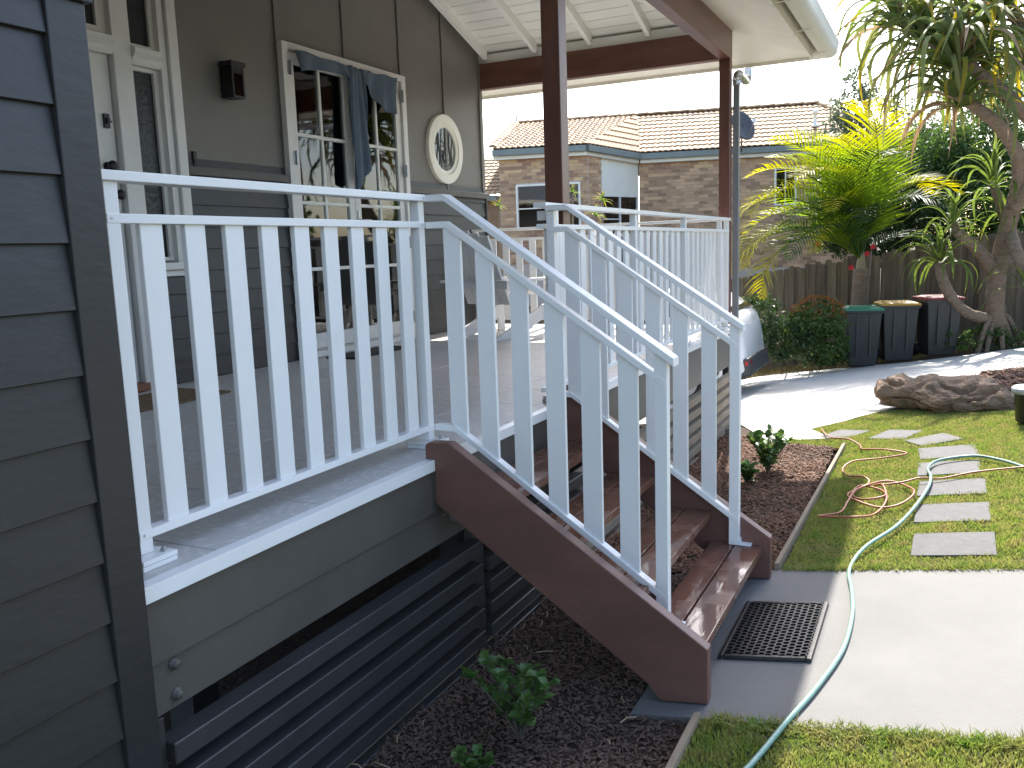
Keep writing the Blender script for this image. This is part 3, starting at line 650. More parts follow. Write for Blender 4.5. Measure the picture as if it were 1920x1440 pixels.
# ------------------------------------------------------------------ pavers
PV = [[(1712,1005),(1866,1000),(1866,1038),(1710,1042)],[(1722,948),(1851,944),(1857,976),(1715,979)],[(1725,905),(1846,900),(1848,924),(1722,928)],[(1727,868),(1832,866),(1838,887),(1722,890)],[(1728,840),(1822,838),(1832,856),(1730,858)],[(1704,827),(1767,814),(1805,822),(1722,835)],[(1632,821),(1665,808),(1722,810),(1700,822)],[(1540,820),(1570,808),(1620,812),(1595,820)]]
names = ['nearest the concrete footpath','second from the concrete footpath','third from the concrete footpath, beside the hose end','fourth from the footpath, under the green hose bend','fifth from the footpath, in the leaf shade','sixth from the footpath, turned towards the driveway','second from the driveway, near the boulder','closest to the driveway edge, beside the mulch bed']
pavers = []
for q, nm in zip(PV, names):
    c = [at(*p) for p in q]; ctr = sum((Vector(p) for p in c), Vector())/4
    pavers.append([(p.x, p.y) for p in c])
    # rectangle with the outline's own mean axes
    e1 = ((c[0]-c[3])+(c[1]-c[2])); e1.z = 0; e1.normalize(); e2 = Vector((-e1.y, e1.x, 0))
    hu, hv = .17, .175
    if c[0].x > 3.7: hu, hv = .14, .155
    pts = [ctr+e1*a*hu+e2*b*hv for a, b in ((-1,-1),(1,-1),(1,1),(-1,1))]
    tag(MB().hexa([(p.x,p.y,T(p.x,p.y)-.03) for p in pts]+[(p.x,p.y,T(p.x,p.y)+.004) for p in pts]).build('stepping_stone', M['paver'], None, .004), 'grey square stepping stone in the lawn, '+nm, 'paver', 'stepping stones across the lawn')
# ------------------------------------------------------------------ timber edging
def edging(label, P, w_=.022, h0=-.06, h1=.03):
    m_ = MB()
    a, b = Vector((*P[0],0)), Vector((*P[1],0)); N = max(2, int((b-a).length/.4)); n_ = (b-a).normalized().cross(Vector((0,0,1)))*w_/2
    for i in range(N):
        p, q = a.lerp(b, i/N), a.lerp(b, (i+1)/N)
        w1 = .004*noise.noise(p*3); w2 = .004*noise.noise(q*3)
        c = [p-n_, q-n_, q+n_, p+n_]; ww = [w1, w2, w2, w1]
        m_.hexa([(v.x,v.y,T(v.x,v.y)+h0) for v in c]+[(v.x,v.y,T(v.x,v.y)+h1+dw) for v, dw in zip(c, ww)])
    return tag(m_.build('garden_edging', M['timber'], None), label, 'edging')
edging('timber garden edging between mulch bed and lawn beyond the path', ((1.13,-1.172),(3.82,-1.225)))
edging('timber edging separating the shaded mulch bed from the near lawn', ((-6,-1.155),(-.32,-1.155)))
edging('rough timber edge along the foot of the dark slats', ((-6,-.07),(.95,-.075)), .03, -.06, .012)

# ------------------------------------------------------------------ grass
def blades(name, polys, nper, hmin, hmax, m, excl, seed, box, wid=.0028, tilt=.6, mask=None):
    rs = np.random.RandomState(seed); x0, x1, y0, y1 = box
    N = int((x1-x0)*(y1-y0)*nper); px = rs.uniform(x0, x1, N); py = rs.uniform(y0, y1, N)
    k = np.zeros(N, bool)
    for p in polys: k |= inpoly(px, py, p)
    for p in excl: k &= ~inpoly(px, py, p)
    if mask is not None: k &= mask(px, py)
    px, py = px[k], py[k]; N = len(px)
    Tz = -.145*(np.clip(py,-10,5)+1.16)-.05*np.clip(px-5, 0, 13)-.01
    a = rs.uniform(0, 2*np.pi, N); h = rs.uniform(hmin, hmax, N); l = rs.uniform(.15, 1, N)*tilt*h; b = rs.uniform(0, 2*np.pi, N)
    cl = .7+.45*np.array([noise.noise((x*4, y*4, 3.)) for x, y in zip(px[:N], py[:N])]) if N < 260000 else 1.
    h = h*cl
    dx, dy = np.cos(a)*wid, np.sin(a)*wid; lx, ly = np.cos(b)*l, np.sin(b)*l
    V = np.zeros((N, 5, 3))
    V[:,0] = np.stack([px-dx, py-dy, Tz], 1); V[:,1] = np.stack([px+dx, py+dy, Tz], 1)
    V[:,2] = np.stack([px+dx*.8+lx*.35, py+dy*.8+ly*.35, Tz+h*.6], 1); V[:,3] = np.stack([px-dx*.8+lx*.35, py-dy*.8+ly*.35, Tz+h*.6], 1)
    V[:,4] = np.stack([px+lx, py+ly, Tz+h], 1)
    base = np.arange(N)*5
    me = bpy.data.meshes.new(name)
    q = np.stack([base, base+1, base+2, base+3], 1); t = np.stack([base+3, base+2, base+4], 1)
    me.vertices.add(N*5); me.vertices.foreach_set('co', V.reshape(-1).astype(np.float32))
    li = np.concatenate([q.reshape(-1), t.reshape(-1)]).astype(np.int32)
    me.loops.add(len(li)); me.loops.foreach_set('vertex_index', li)
    ls = np.concatenate([np.arange(N)*4, N*4+np.arange(N)*3]).astype(np.int32)
    me.polygons.add(2*N); me.polygons.foreach_set('loop_start', ls); me.update(calc_edges=True); me.validate()
    me.materials.append(m)
    o = bpy.data.objects.new(name, me); COL.objects.link(o); o['kind'] = 'stuff'; return o
GR = mat('grass_blade', (.135,.265,.038), (.36,.30,.125), rough=.55, scale=12, detail=12, transl=.35, contrast=.62, spec=.3)
pex = pavers
gbox = (1.1, 5.9, -3.6, -.5)
lawn_gap = [(3.80,-1.2),(4.05,-.83),(4.24,-.61),LAWN_FAR[1],LAWN_FAR[0]]
tag(blades('grass', [lawn_poly, lawn_gap], 21000, .014, .034, GR, pex, 1, gbox), 'short green lawn between the concrete path and the driveway', 'grass')
tag(blades('grass', [near_lawn], 26000, .016, .04, GR, [], 2, (-1.3, -.30, -2.35, -1.16)), 'short green grass on the near side of the concrete path', 'grass')
# edge tufts spilling on the path
tag(blades('grass', [[(1.10,-1.2),(1.16,-1.2),(1.16,-3.4),(1.10,-3.4)],[(-.36,-1.2),(-.29,-1.2),(-.29,-2.5),(-.36,-2.5)]], 30000, .02, .05, GR, [], 5, (-.4,1.2,-3.4,-1.2), tilt=1.1), 'longer grass fringe spilling over the concrete path edges', 'grass')
# ------------------------------------------------------------------ mulch
M['chip2'] = mat('shade_darkened_mulch', (.18,.11,.075), (.075,.048,.034), rough=.85, scale=.9, detail=3, contrast=.8)  # darker copy of the bark mulch, the near bed's shade put into its colour
def chips(name, poly, nper, seed, box, s0=.008, s1=.03, lift=0., label='', bumpy=.025, cm='chip'):
    rs = np.random.RandomState(seed); x0, x1, y0, y1 = box; N = int((x1-x0)*(y1-y0)*nper)
    px = rs.uniform(x0, x1, N); py = rs.uniform(y0, y1, N); k = inpoly(px, py, poly); px, py = px[k], py[k]; N = len(px)
    m_ = MB()
    for i in range(N):
        l = rs.uniform(s0, s1); w_ = l*rs.uniform(.2, .5); th = .003+.25*w_
        a = rs.uniform(0, 6.283); tl = rs.uniform(-.6, .6); tw = rs.uniform(-.5, .5)
        rot = Matrix.Rotation(a, 3, 'Z') @ Matrix.Rotation(tl, 3, 'Y') @ Matrix.Rotation(tw, 3, 'X')
        c = Vector((px[i], py[i], T(px[i], py[i])+lift+bumpy*noise.noise(Vector((px[i],py[i],0))*3)+rs.uniform(-.004,.010)))
        pts = [c+rot@Vector((sx*l, sy*w_, sz*th)) for sx, sy, sz in ((-1,-.6,0),(.8,-1,0),(1,.7,0),(-.7,1,0))]
        tp = c+rot@Vector((0,0,th))
        m_.add(pts+[tp], [(0,1,4),(1,2,4),(2,3,4),(3,0,4)])
    me = bpy.data.meshes.new(name); me.from_pydata(m_.v, [], m_.f); me.materials.append(M[cm]); o = bpy.data.objects.new(name, me); COL.objects.link(o)
    o['kind'] = 'stuff'; return tag(o, label, 'mulch')
chips('bark_mulch', bed_far, 6500, 11, (1.1,4.6,-1.2,-.05), .006, .024, -.008, 'reddish bark mulch in the bed beside the stairs and driveway')
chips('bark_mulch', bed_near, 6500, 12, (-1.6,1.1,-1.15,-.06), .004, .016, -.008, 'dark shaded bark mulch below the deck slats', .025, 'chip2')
chips('bark_mulch', mulch_mound, 2200, 13, (5.1,8.6,-3.2,-1.6), .012, .04, .03, 'sunlit orange bark mulch behind the boulder', .05)
# dry leaves and twigs on the mulch
tw = mat('dry_twig', (.42,.33,.20), (.28,.21,.12), rough=.8, scale=20)
tm_ = MB(); rs = random.Random(5)
for k in range(34):
    x, y = rs.uniform(-1.2,.9), rs.uniform(-1.1,-.12); a = rs.uniform(0,6.28); l = rs.uniform(.02,.07)
    z = T(x,y)+.012; tm_.tube([(x,y,z),(x+l*.5*math.cos(a),y+l*.5*math.sin(a),z+.006),(x+l*math.cos(a+.2),y+l*math.sin(a+.2),z+.002)], .0022, 5)
o = tm_.build('dry_litter', tw); tag(o, 'pale dry twigs and straw scattered on the shaded mulch', 'litter', kind='stuff')

# ------------------------------------------------------------------ hoses
def hose(name, label, P, r, m, cat='hose'):
    S = spline(P, 8); return MB().tube(S, r, 10).build(name, m, None, smooth=True) and None
gm = mat('green_hose_pvc', (.24,.40,.33), (.17,.32,.26), rough=.35, scale=30, stretch=(1,1,1))
HP = [(1330,1500),(1400,1440),(1475,1350),(1530,1288),(1580,1215),(1598,1150),(1597,1105),(1593,1065),(1622,1030),(1680,990),(1718,950),(1741,915),(1745,895),(1740,880),(1760,866),(1825,857),(1880,866),(1935,884)]
P = [];
for k, q in enumerate(HP):
    p = at(*q, lift=.02); p.z = T(p.x, p.y)+(.013 if p.x < 1.12 else .028); P.append(p)
ghose = MB().tube(spline(P, 8), .0088, 12).build('garden_hose', gm, None, smooth=True); tag(ghose, 'pale green garden hose snaking over the path and lawn', 'hose')
rm = mat('red_hose_rubber', (.46,.13,.07), (.36,.10,.055), rough=.4, scale=30)
RP = [(1540,805),(1556,822),(1590,828),(1612,835),(1618,845),(1660,848),(1700,851),(1650,862),(1600,870),(1580,880),(1590,895),(1620,900),(1628,908),(1590,930),(1606,945),(1650,952),(1690,948),(1714,930),(1700,912),(1660,905),(1610,922),(1600,932),(1625,940),(1660,935),(1648,918),(1610,915),(1590,945),(1575,962),(1535,971),(1600,976),(1640,965),(1662,940),(1655,915),(1640,912),(1690,908),(1725,902),(1765,898),(1830,888),(1935,880)]
P = []
for k, q in enumerate(RP):
    p = at(*q, lift=.02); p.z = T(p.x, p.y)+.022+.008*(k % 3); P.append(p)
tag(MB().tube(spline(P, 8), .0055, 10).build('red_hose', rm, None, smooth=True), 'thin red hose lying in loose coils on the lawn', 'hose')

# ------------------------------------------------------------------ boulder
def rock(name, label, c, sx, sy, sz, rotz, seed):
    bm = bmesh.new(); bmesh.ops.create_icosphere(bm, subdivisions=5, radius=1)
    off = Vector((seed*3.1, seed*1.7, 0))
    bmesh.ops.scale(bm, vec=(sx, sy, sz), verts=bm.verts)
    for v in bm.verts:
        p = v.co.copy(); nr = Vector((p.x/sx**2, p.y/sy**2, p.z/sz**2)).normalized()
        d_ = .10*noise.fractal(p*3.2+off, 1., 2., 3)+.022*noise.fractal(p*14+off, 1., 2., 4)
        e_ = abs(noise.noise(p*Vector((2.6,2.6,5.))+off*2)) if False else abs(noise.noise(Vector((p.x*2.6,p.y*2.6,p.z*6))+off*2))
        d_ -= .05*max(0., 1-e_*9)
        v.co = p+nr*d_
        v.co.z = min(v.co.z, sz*.92+.35*(v.co.z-sz*.92)) if v.co.z > sz*.92 else v.co.z
        v.co.z = max(v.co.z, -.6*sz)
    bmesh.ops.rotate(bm, cent=(0,0,0), matrix=Matrix.Rotation(rotz, 3, 'Z'), verts=bm.verts)
    me = bpy.data.meshes.new(name); bm.to_mesh(me); bm.free()
    for f in me.polygons: f.use_smooth = False
    me.materials.append(mat('sandstone_rock', (.30,.185,.105), (.13,.095,.068), rough=.85, scale=2.4, detail=8, bump=.8, bscale=9, contrast=.8, bdist=.05))
    o = bpy.data.objects.new(name, me); COL.objects.link(o); o.location = c; return tag(o, label, 'rock')
a, b = at(1668,768), at(1895,768)
ctr = (a+b)/2; ctr.x += .16; L_ = (b-a).length
rock('boulder', 'large flat sandstone boulder at the lawn edge by the driveway', (ctr.x, ctr.y, T(ctr.x,ctr.y)+.085), L_*.56, .34, .175, math.atan2(b.y-a.y, b.x-a.x), 2)
# white lidded tub at the right edge
p = at(1942, 792); 
tb = thing('plastic_tub', 'dark tub with a pale lid standing beside the boulder', 'tub', (p.x, p.y, T(p.x,p.y)))
MB().lathe([(.12,0),(.13,.01),(.145,.20),(.15,.205),(.15,.215)], (p.x,p.y,T(p.x,p.y)), 32).build('body', mat('black_tub_plastic', (.018,.018,.022), rough=.35), tb, smooth=True)
MB().lathe([(.15,.216),(.165,.216),(.165,.25),(.155,.258),(.05,.264),(.001,.264)], (p.x,p.y,T(p.x,p.y)), 32).build('lid', mat('grey_lid_plastic', (.50,.52,.55), rough=.4), tb, smooth=True)

# ------------------------------------------------------------------ garden chair on deck
ch = thing('garden_chair', 'white slatted garden chair with wide armrests on the tiled deck', 'chair', (4.15,1.75,G))
CW = mat('white_chair_paint', (.72,.71,.70), (.64,.63,.62), rough=.5, scale=6)
cM = Matrix.Translation((4.05,1.85,G+.001)) @ Matrix.Rotation(R(-15), 4, 'Z')
def cbox(nm, x0,x1,y0,y1,z0,z1, rot=None, piv=None):
    m_ = MB().box(x0,x1,y0,y1,z0,z1); 
    if rot is not None:
        pv = Vector(piv); m_.v = [tuple(rot@(Vector(v)-pv)+pv) for v in m_.v]
    m_.v = [tuple(cM@Vector(v)) for v in m_.v]; return m_.build(nm, CW, ch, .003)
tilt = Matrix.Rotation(R(-24), 3, 'Y')
for k in range(5): cbox('back_slat', -.012,.012,-.26+.105*k,-.16+.105*k,.30,1.02-.03*abs(k-2), tilt, (0,0,.3))
st_ = Matrix.Rotation(R(12), 3, 'Y')
for k in range(5): cbox('seat_slat', .02+.10*k,.11+.10*k,-.27,.27,.36,.38, st_, (.5,0,.37))
for s in (-1,1):
    cbox('armrest', -.22,.56,s*.34-.07,s*.34+.07,.50,.522); cbox('front_leg', .44,.53,s*.30-.012,s*.30+.012,0,.50); cbox('rear_leg', -.36,.46,s*.275-.012,s*.275+.012,.16,.28, Matrix.Rotation(R(-21),3,'Y'), (.46,0,.24)); cbox('arm_bracket', .46,.52,s*.315,s*.345,.36,.50)
cbox('cross_rail', -.16,-.13,-.36,.36,.44,.50)

# ------------------------------------------------------------------ draped cloth on french doors
tops = [(548,94),(587,105),(625,116),(646,122),(652,124),(658,126),(664,128),(670,130),(674,131),(680,133),(695,136),(715,141),(730,145),(741,148)]
bots = [(556,135),(596,131),(640,140),(652,150),(662,345),(669,356),(684,335),(691,312),(681,190),(677,152),(697,182),(717,211),(737,214),(742,174)]
cl = MB(); NR = 16; sub = 5
cols = []
for i in range(len(tops)-1):
    for k in range(sub):
        t = k/sub; cols.append(((tops[i][0]*(1-t)+tops[i+1][0]*t, tops[i][1]*(1-t)+tops[i+1][1]*t), (bots[i][0]*(1-t)+bots[i+1][0]*t, bots[i][1]*(1-t)+bots[i+1][1]*t)))
cols.append((tops[-1], bots[-1]))
for ci, (a, b) in enumerate(cols):
    A, B = atY(*a, WY-.085), atY(*b, WY-.085)
    for r in range(NR+1):
        t = r/NR; p = A.lerp(B, t); p.y -= .018+.016*math.sin(ci*.95+t*1.3)*(.25+t)+.010*math.sin(ci*.33+2*t); p.z += .006*math.sin(ci*.7); cl.v.append(tuple(p))
cl.f = [(c*(NR+1)+r, (c+1)*(NR+1)+r, (c+1)*(NR+1)+r+1, c*(NR+1)+r+1) for c in range(len(cols)-1) for r in range(NR)]
clo = cl.build('draped_cloth', mat('blue_grey_cloth', (.125,.165,.215), (.08,.11,.15), rough=.9, scale=7, bump=.3, bscale=120), None, smooth=True)
md = clo.modifiers.new('thick', 'SOLIDIFY'); md.thickness = .004
tag(clo, 'blue grey cloth draped over the top of the french doors', 'cloth')

# ------------------------------------------------------------------ leaf helpers
def leaf_strap(L_, w_, droop, fold=.25, N=8, twist=0., start=.35):
    m_ = MB(); p = Vector((0,0,0)); ang = start; V = []
    for i in range(N+1):
        t = i/N; ww = w_*(1-.55*t) if t < .75 else w_*(1-.55*.75)*(1-t)/.25
        ww = max(ww, .0012); d = Vector((math.cos(ang),0,math.sin(ang))); nrm = Vector((-math.sin(ang),0,math.cos(ang)))
        sd = Vector((0,1,0))*math.cos(twist*t)+nrm*math.sin(twist*t)
        V += [p+sd*ww+nrm*ww*fold, p, p-sd*ww+nrm*ww*fold]
        p = p+d*(L_/N); ang -= droop/N*(1.75 if .12 < t < .62 else .45)
    m_.add(V, [(i*3+k, i*3+k+1, i*3+k+4, i*3+k+3) for i in range(N) for k in (0,1)]); return m_
def grad_leaf(name, ca, cb, axis, lo, hi, transl=.4, rough=.4, rnds=.2):
    m = mat(name, ca, tuple(x*.72 for x in ca), rough=max(rough,.5), scale=5, rnds=rnds, transl=transl, spec=.22, contrast=.8)
    n = m.node_tree.nodes; L = m.node_tree.links
    tc = n.new('ShaderNodeTexCoord'); sp = n.new('ShaderNodeSeparateXYZ'); L.new(tc.outputs['Object'], sp.inputs[0])
    mr = n.new('ShaderNodeMapRange'); L.new(sp.outputs[axis], mr.inputs[0]); mr.inputs[1].default_value = lo; mr.inputs[2].default_value = hi
    mx = n.new('ShaderNodeMixRGB'); L.new(mr.outputs[0], mx.inputs[0]); mx.inputs[2].default_value = (*cb, 1)
    hs = [x for x in n if x.type == 'HUE_SAT'][0]
    src = hs.outputs[0]; outs = [l.to_socket for l in list(L) if l.from_socket == src]
    for l in list(L):
        if l.from_socket == src: L.remove(l)
    L.new(src, mx.inputs[1])
    for s_ in outs: L.new(mx.outputs[0], s_)
    return m
def aim(d, roll=0.):
    d = Vector(d).normalized(); xa = d; za = Vector((0,0,1))-d*d.z
    if za.length < 1e-3: za = Vector((1,0,0))
    za.normalize(); ya = za.cross(xa); return Matrix((xa, ya, za)).transposed() @ Matrix.Rotation(roll, 3, 'X')
# small broad-leaved garden plants
LEAFM = mat('glossy_shrub_leaf', (.115,.205,.05), (.06,.12,.03), rough=.36, scale=8, rnds=.35, transl=.3)
def oval_leaf(l, w_):
    pts = [(0,0,0),(l*.3,w_,.12*l),(l*.65,w_*.95,.16*l),(l,0,.05*l),(l*.65,-w_*.95,.16*l),(l*.3,-w_,.12*l),(l*.35,0,.03*l),(l*.68,0,.06*l)]
    return MB().add(pts, [(0,6,1),(1,6,7,2),(2,7,3),(0,5,6),(6,5,4,7),(4,3,7)])
OV_ = [oval_leaf(.045,.014).mesh('leaf', LEAFM, smooth=True), oval_leaf(.036,.013).mesh('leaf', LEAFM, smooth=True), oval_leaf(.028,.010).mesh('leaf', LEAFM, smooth=True)]
def shrub(label, x, y, h, spread, nst, seed, k=1., grp='young shrubs in the mulch beds'):
    rs = random.Random(seed); z = T(x,y)-.01; t = thing('garden_shrub', label, 'shrub', (x,y,z), grp)
    for s in range(nst):
        a = 6.283*s/nst+rs.uniform(-.5,.5); sp = spread*rs.uniform(.35,1); hh = h*rs.uniform(.6,1)
        P = spline([(x,y,z),(x+sp*.4*math.cos(a),y+sp*.4*math.sin(a),z+hh*.5),(x+sp*math.cos(a),y+sp*math.sin(a),z+hh)], 5)
        MB().tube(P, [.0045*(1-.6*i/len(P)) for i in range(len(P))], 5).build('stem', M['branch'], t, smooth=True)
        for j in range(3, len(P)):
            for q in range(3 if j < len(P)-1 else 6):
                az = rs.uniform(0,6.283); el = rs.uniform(-.1,1.0)
                d = (math.cos(az)*math.cos(el), math.sin(az)*math.cos(el), math.sin(el))
                inst(OV_[rs.randrange(3)], 'leaf', t, P[j], aim(d, rs.uniform(-.6,.6)) @ Matrix.Scale(k*rs.uniform(.8,1.25), 3))
p = at(975,1385); shrub('small green leafy shrub in the shaded bed under the stairs', p.x, p.y, .30, .165, 11, 4, 1.1)
p = at(1440,885); shrub('sunlit bright green shrub in the mulch bed beside the driveway', p.x, p.y, .30, .17, 14, 5, 1.35)
p = at(1400,905); shrub('low dark green shrub half hidden behind the stair railing post', p.x, p.y, .14, .10, 7, 6, 1.2)
p = at(880,1455); shrub('tiny seedling at the shaded bed foot, tips just showing', p.x, p.y, .10, .06, 4, 8, .8)

# ------------------------------------------------------------------ neighbour's brick house
NA = R(14); NU = Vector((math.sin(NA), -math.cos(NA), 0)); NW = Vector((math.cos(NA), math.sin(NA), 0))
NO = Vector(atX(928,288,17.2)); NO.z = 0
def NP(u, w_, z): return NO+NU*u+NW*w_+Vector((0,0,z))
def onW(px, py, wv):
    d = ray(px, py); t = (wv+NO.dot(NW)-CAM.dot(NW))/d.dot(NW); p = CAM+d*t; q = p-NO; return q.dot(NU), p.z
NROT = Matrix((NU, NW, Vector((0,0,1)))).transposed()
NH = thing('brick_house', 'brick neighbouring house with terracotta tiled roof beyond the fence', 'house', NP(4,3,-1.6))
mort = mat('mortar_wall', (.56,.49,.42), (.46,.40,.34), rough=.95, scale=20)
brm = mat('face_brick', (.56,.37,.22), (.42,.25,.14), rough=.9, scale=9, bump=.4, bscale=60, rnds=.35, contrast=.9)
zE = onW(928,288,0)[1]-.12        # underside of eave at the wall
ws = .18                          # wall behind the gutter line
u1 = onW(1103,300,ws)[0]; WR = 1.75
uA = onW(1198,300,WR+ws)[0]; uEnd = onW(1640,300,WR+ws)[0]
zR = onW(1350,290,WR)[1]
def nbox(nm, m_, par, u0, u1_, w0, w1, z0, z1, bev=0):
    m = MB(); m.hexa([NP(u0,w0,z0),NP(u1_,w0,z0),NP(u1_,w1,z0),NP(u0,w1,z0),NP(u0,w0,z1),NP(u1_,w0,z1),NP(u1_,w1,z1),NP(u0,w1,z1)]); return m.build(nm, m_, par, bev)
zB = -2.2
wallL = nbox('wall', mort, NH, .05, u1, ws+.02, ws+.2, zB, zE+.1)
wallR = nbox('wall', mort, NH, uA, uEnd, WR+ws+.02, WR+ws+.2, zB, zR+.1)
nbox('wall', mort, NH, .05, .25, ws+.2, 8, zB, zE+.1)
# windows
wl0 = onW(967,347,ws); wl1 = onW(1090,428,ws); wr0 = onW(1452,315,WR+ws); wr1 = onW(1493,384,WR+ws)
def in_win(u, z, a, b): return a[0]-.12 < u < b[0]+.12 and b[1]-.06 < z < a[1]+.05
BM = MB().box(0,.23,-.012,.03,0,.076).mesh('brick', brm, bevel=.004, seg=1)
stuff = MB(); cnt = 0; cand = []
for (ua, ub, wv, za, zb_, wa, wb_) in ((.06,u1-.01,ws+.02,1.2,zE,wl0,wl1), (uA+.01,uEnd,WR+ws+.02,.9,zR,wr0,wr1)):
    rows = int((zb_-za)/.086)
    for r in range(rows):
        u = ua-(.12 if r % 2 else 0); z = zb_-.03-(r+1)*.086
        while u < ub:
            a, b = max(u, ua), min(u+.23, ub)
            pcs = [(a, b)]
            if wb_[1]-.076 < z < wa[1]: pcs = [(a, min(b, wa[0])), (max(a, wb_[0]), b)]
            for a_, b_ in pcs:
                if b_-a_ > .04: cand.append((a_, b_, wv, z))
            u += .24
cand.sort(key=lambda c: c[2]*10-c[3])
for i, (a, b, wv, z) in enumerate(cand):
    if i < 300 and b-a > .22: inst(BM, 'brick', wallL if wv < 1 else wallR, NP(a, wv, z), NROT)
    else: stuff.hexa([NP(a,wv-.012,z),NP(b,wv-.012,z),NP(b,wv+.03,z),NP(a,wv+.03,z),NP(a,wv-.012,z+.076),NP(b,wv-.012,z+.076),NP(b,wv+.03,z+.076),NP(a,wv+.03,z+.076)])
bs = mat('face_brick_far', (.56,.37,.22), (.40,.245,.14), rough=.9, scale=5, bump=.4, bscale=60, contrast=1., detail=2)
tag(stuff.build('brickwork', bs, wallR), kind='stuff')
def attr_var(o, per, seed, m_, amt):
    me = o.data; rs = np.random.RandomState(seed); nf = len(me.polygons); val = rs.uniform(0, 1, nf//per+1)
    lt = np.zeros(nf, np.int32); me.polygons.foreach_get('loop_total', lt); fv = np.repeat(val, per)[:nf]; lv = np.repeat(fv, lt)
    ca = me.color_attributes.new('bv', 'FLOAT_COLOR', 'CORNER'); ca.data.foreach_set('color', np.stack([lv,lv,lv,np.ones_like(lv)],1).reshape(-1).astype(np.float32))
    n = m_.node_tree.nodes; L = m_.node_tree.links; at_ = n.new('ShaderNodeAttribute'); at_.attribute_name = 'bv'; hs = n.new('ShaderNodeHueSaturation'); mr = n.new('ShaderNodeMapRange'); mr.inputs[3].default_value = 1-amt; mr.inputs[4].default_value = 1+amt
    L.new(at_.outputs['Fac'], mr.inputs[0]); L.new(mr.outputs[0], hs.inputs['Value']); b = n['Principled BSDF']; src = b.inputs['Base Color'].links[0].from_socket; L.new(src, hs.inputs['Color']); L.new(hs.outputs[0], b.inputs['Base Color'])
attr_var(bpy.data.objects['brickwork'], 6, 3, bs, .38)
# splayed side wall between the two: brick pier, cream panel, window
A, B = NP(u1, ws+.02, 0), NP(uA, WR+ws+.02, 0); SD = (B-A); SLn = SD.length; SD.normalize(); SN = Vector((SD.y, -SD.x, 0))
if SN.dot(CAM-A) < 0: SN = -SN
def sp(nm, m_, s0, s1, d0, d1, z0, z1, par=NH, bev=0):
    c = [A+SD*s0+SN*d0, A+SD*s1+SN*d0, A+SD*s1+SN*d1, A+SD*s0+SN*d1]
    return MB().hexa([(p.x,p.y,z0) for p in c]+[(p.x,p.y,z1) for p in c]).build(nm, m_, par, bev)
pier = SLn*.24; zw = zE-1.0
pw = sp('pier_wall', mort, 0, pier, -.2, 0, zB, zE+.05)
r = 0; z = zE-.03
stf = MB()
while z > 1.2:
    z -= .086; s0 = 0 if r % 2 else -.12
    while s0 < pier:
        a, b = max(s0, 0), min(s0+.23, pier)
        if b-a > .06:
            c = [A+SD*a+SN*.001, A+SD*b+SN*.001, A+SD*b+SN*.012, A+SD*a+SN*.012]; MB().hexa([(p.x,p.y,z) for p in c]+[(p.x,p.y,z+.076) for p in c]).build('brick', brm, pw)
        s0 += .24
    r += 1
sp('cream_panel', M['cream'], pier, SLn, -.2, -.03, zw, zE+.05)
nw = sp('window', M['trim'], pier+.02, SLn-.02, -.1, -.02, zw-.03, zw-.001)
for s in (pier+.02, (pier+SLn)/2-.02, SLn-.06): sp('frame', M['trim'], s, s+.04, -.1, -.02, 1.0, zw-.03, nw)
sp('pane', M['darkglass'], pier+.06, (pier+SLn)/2-.02, -.07, -.06, 1.0, zw-.03, nw); sp('pane', M['darkglass'], (pier+SLn)/2+.02, SLn-.06, -.07, -.06, 1.0, zw-.03, nw)
sp('frame', M['trim'], pier+.06, (pier+SLn)/2-.02, -.09, -.03, zw-.62, zw-.59, nw)
sp('room_wall', M['dark'], pier, SLn, -1.2, -1.1, .8, zw)
def nwin(a, b, wv, split, louv):
    u0, z1 = a; u1_, z0 = b; fr = .05
    W_ = nbox('window', M['cream'], NH, u0, u1_, wv-.03, wv+.06, z1-fr, z1, .004)
    for p in ((u0,u0+fr,z0,z1-fr),(u1_-fr,u1_,z0,z1-fr),(u0+fr,u1_-fr,z0,z0+fr)): nbox('frame', M['cream'], W_, p[0],p[1],wv-.03,wv+.06,p[2],p[3],.004)
    n_ = split
    for k in range(n_):
        a_ = u0+fr+(u1_-u0-2*fr)*k/n_; b_ = u0+fr+(u1_-u0-2*fr)*(k+1)/n_
        nbox('pane', M['darkglass'], W_, a_+.015, b_-.015, wv+.01, wv+.016, z0+fr, z1-fr)
        if k: nbox('mullion', M['cream'], W_, a_-.015, a_+.015, wv-.02, wv+.04, z0+fr, z1-fr)
    if louv:
        zt = z0+(z1-z0)*.46
        nbox('mullion', M['cream'], W_, u0+fr, u1_-fr, wv-.022, wv+.0, zt, zt+.03)
        k = z0+.1
        while k < zt-.04: nbox('shutter_slat', M['trim'], W_, u0+.12, u1_-.12, wv+.09, wv+.12, k, k+.035); k += .085
    nbox('room_wall', M['dark'], W_, u0, u1_, wv+.21, wv+.25, z0, z1)
nwin(wl0, wl1, ws, 2, True); nwin(wr0, wr1, WR+ws, 2, False)
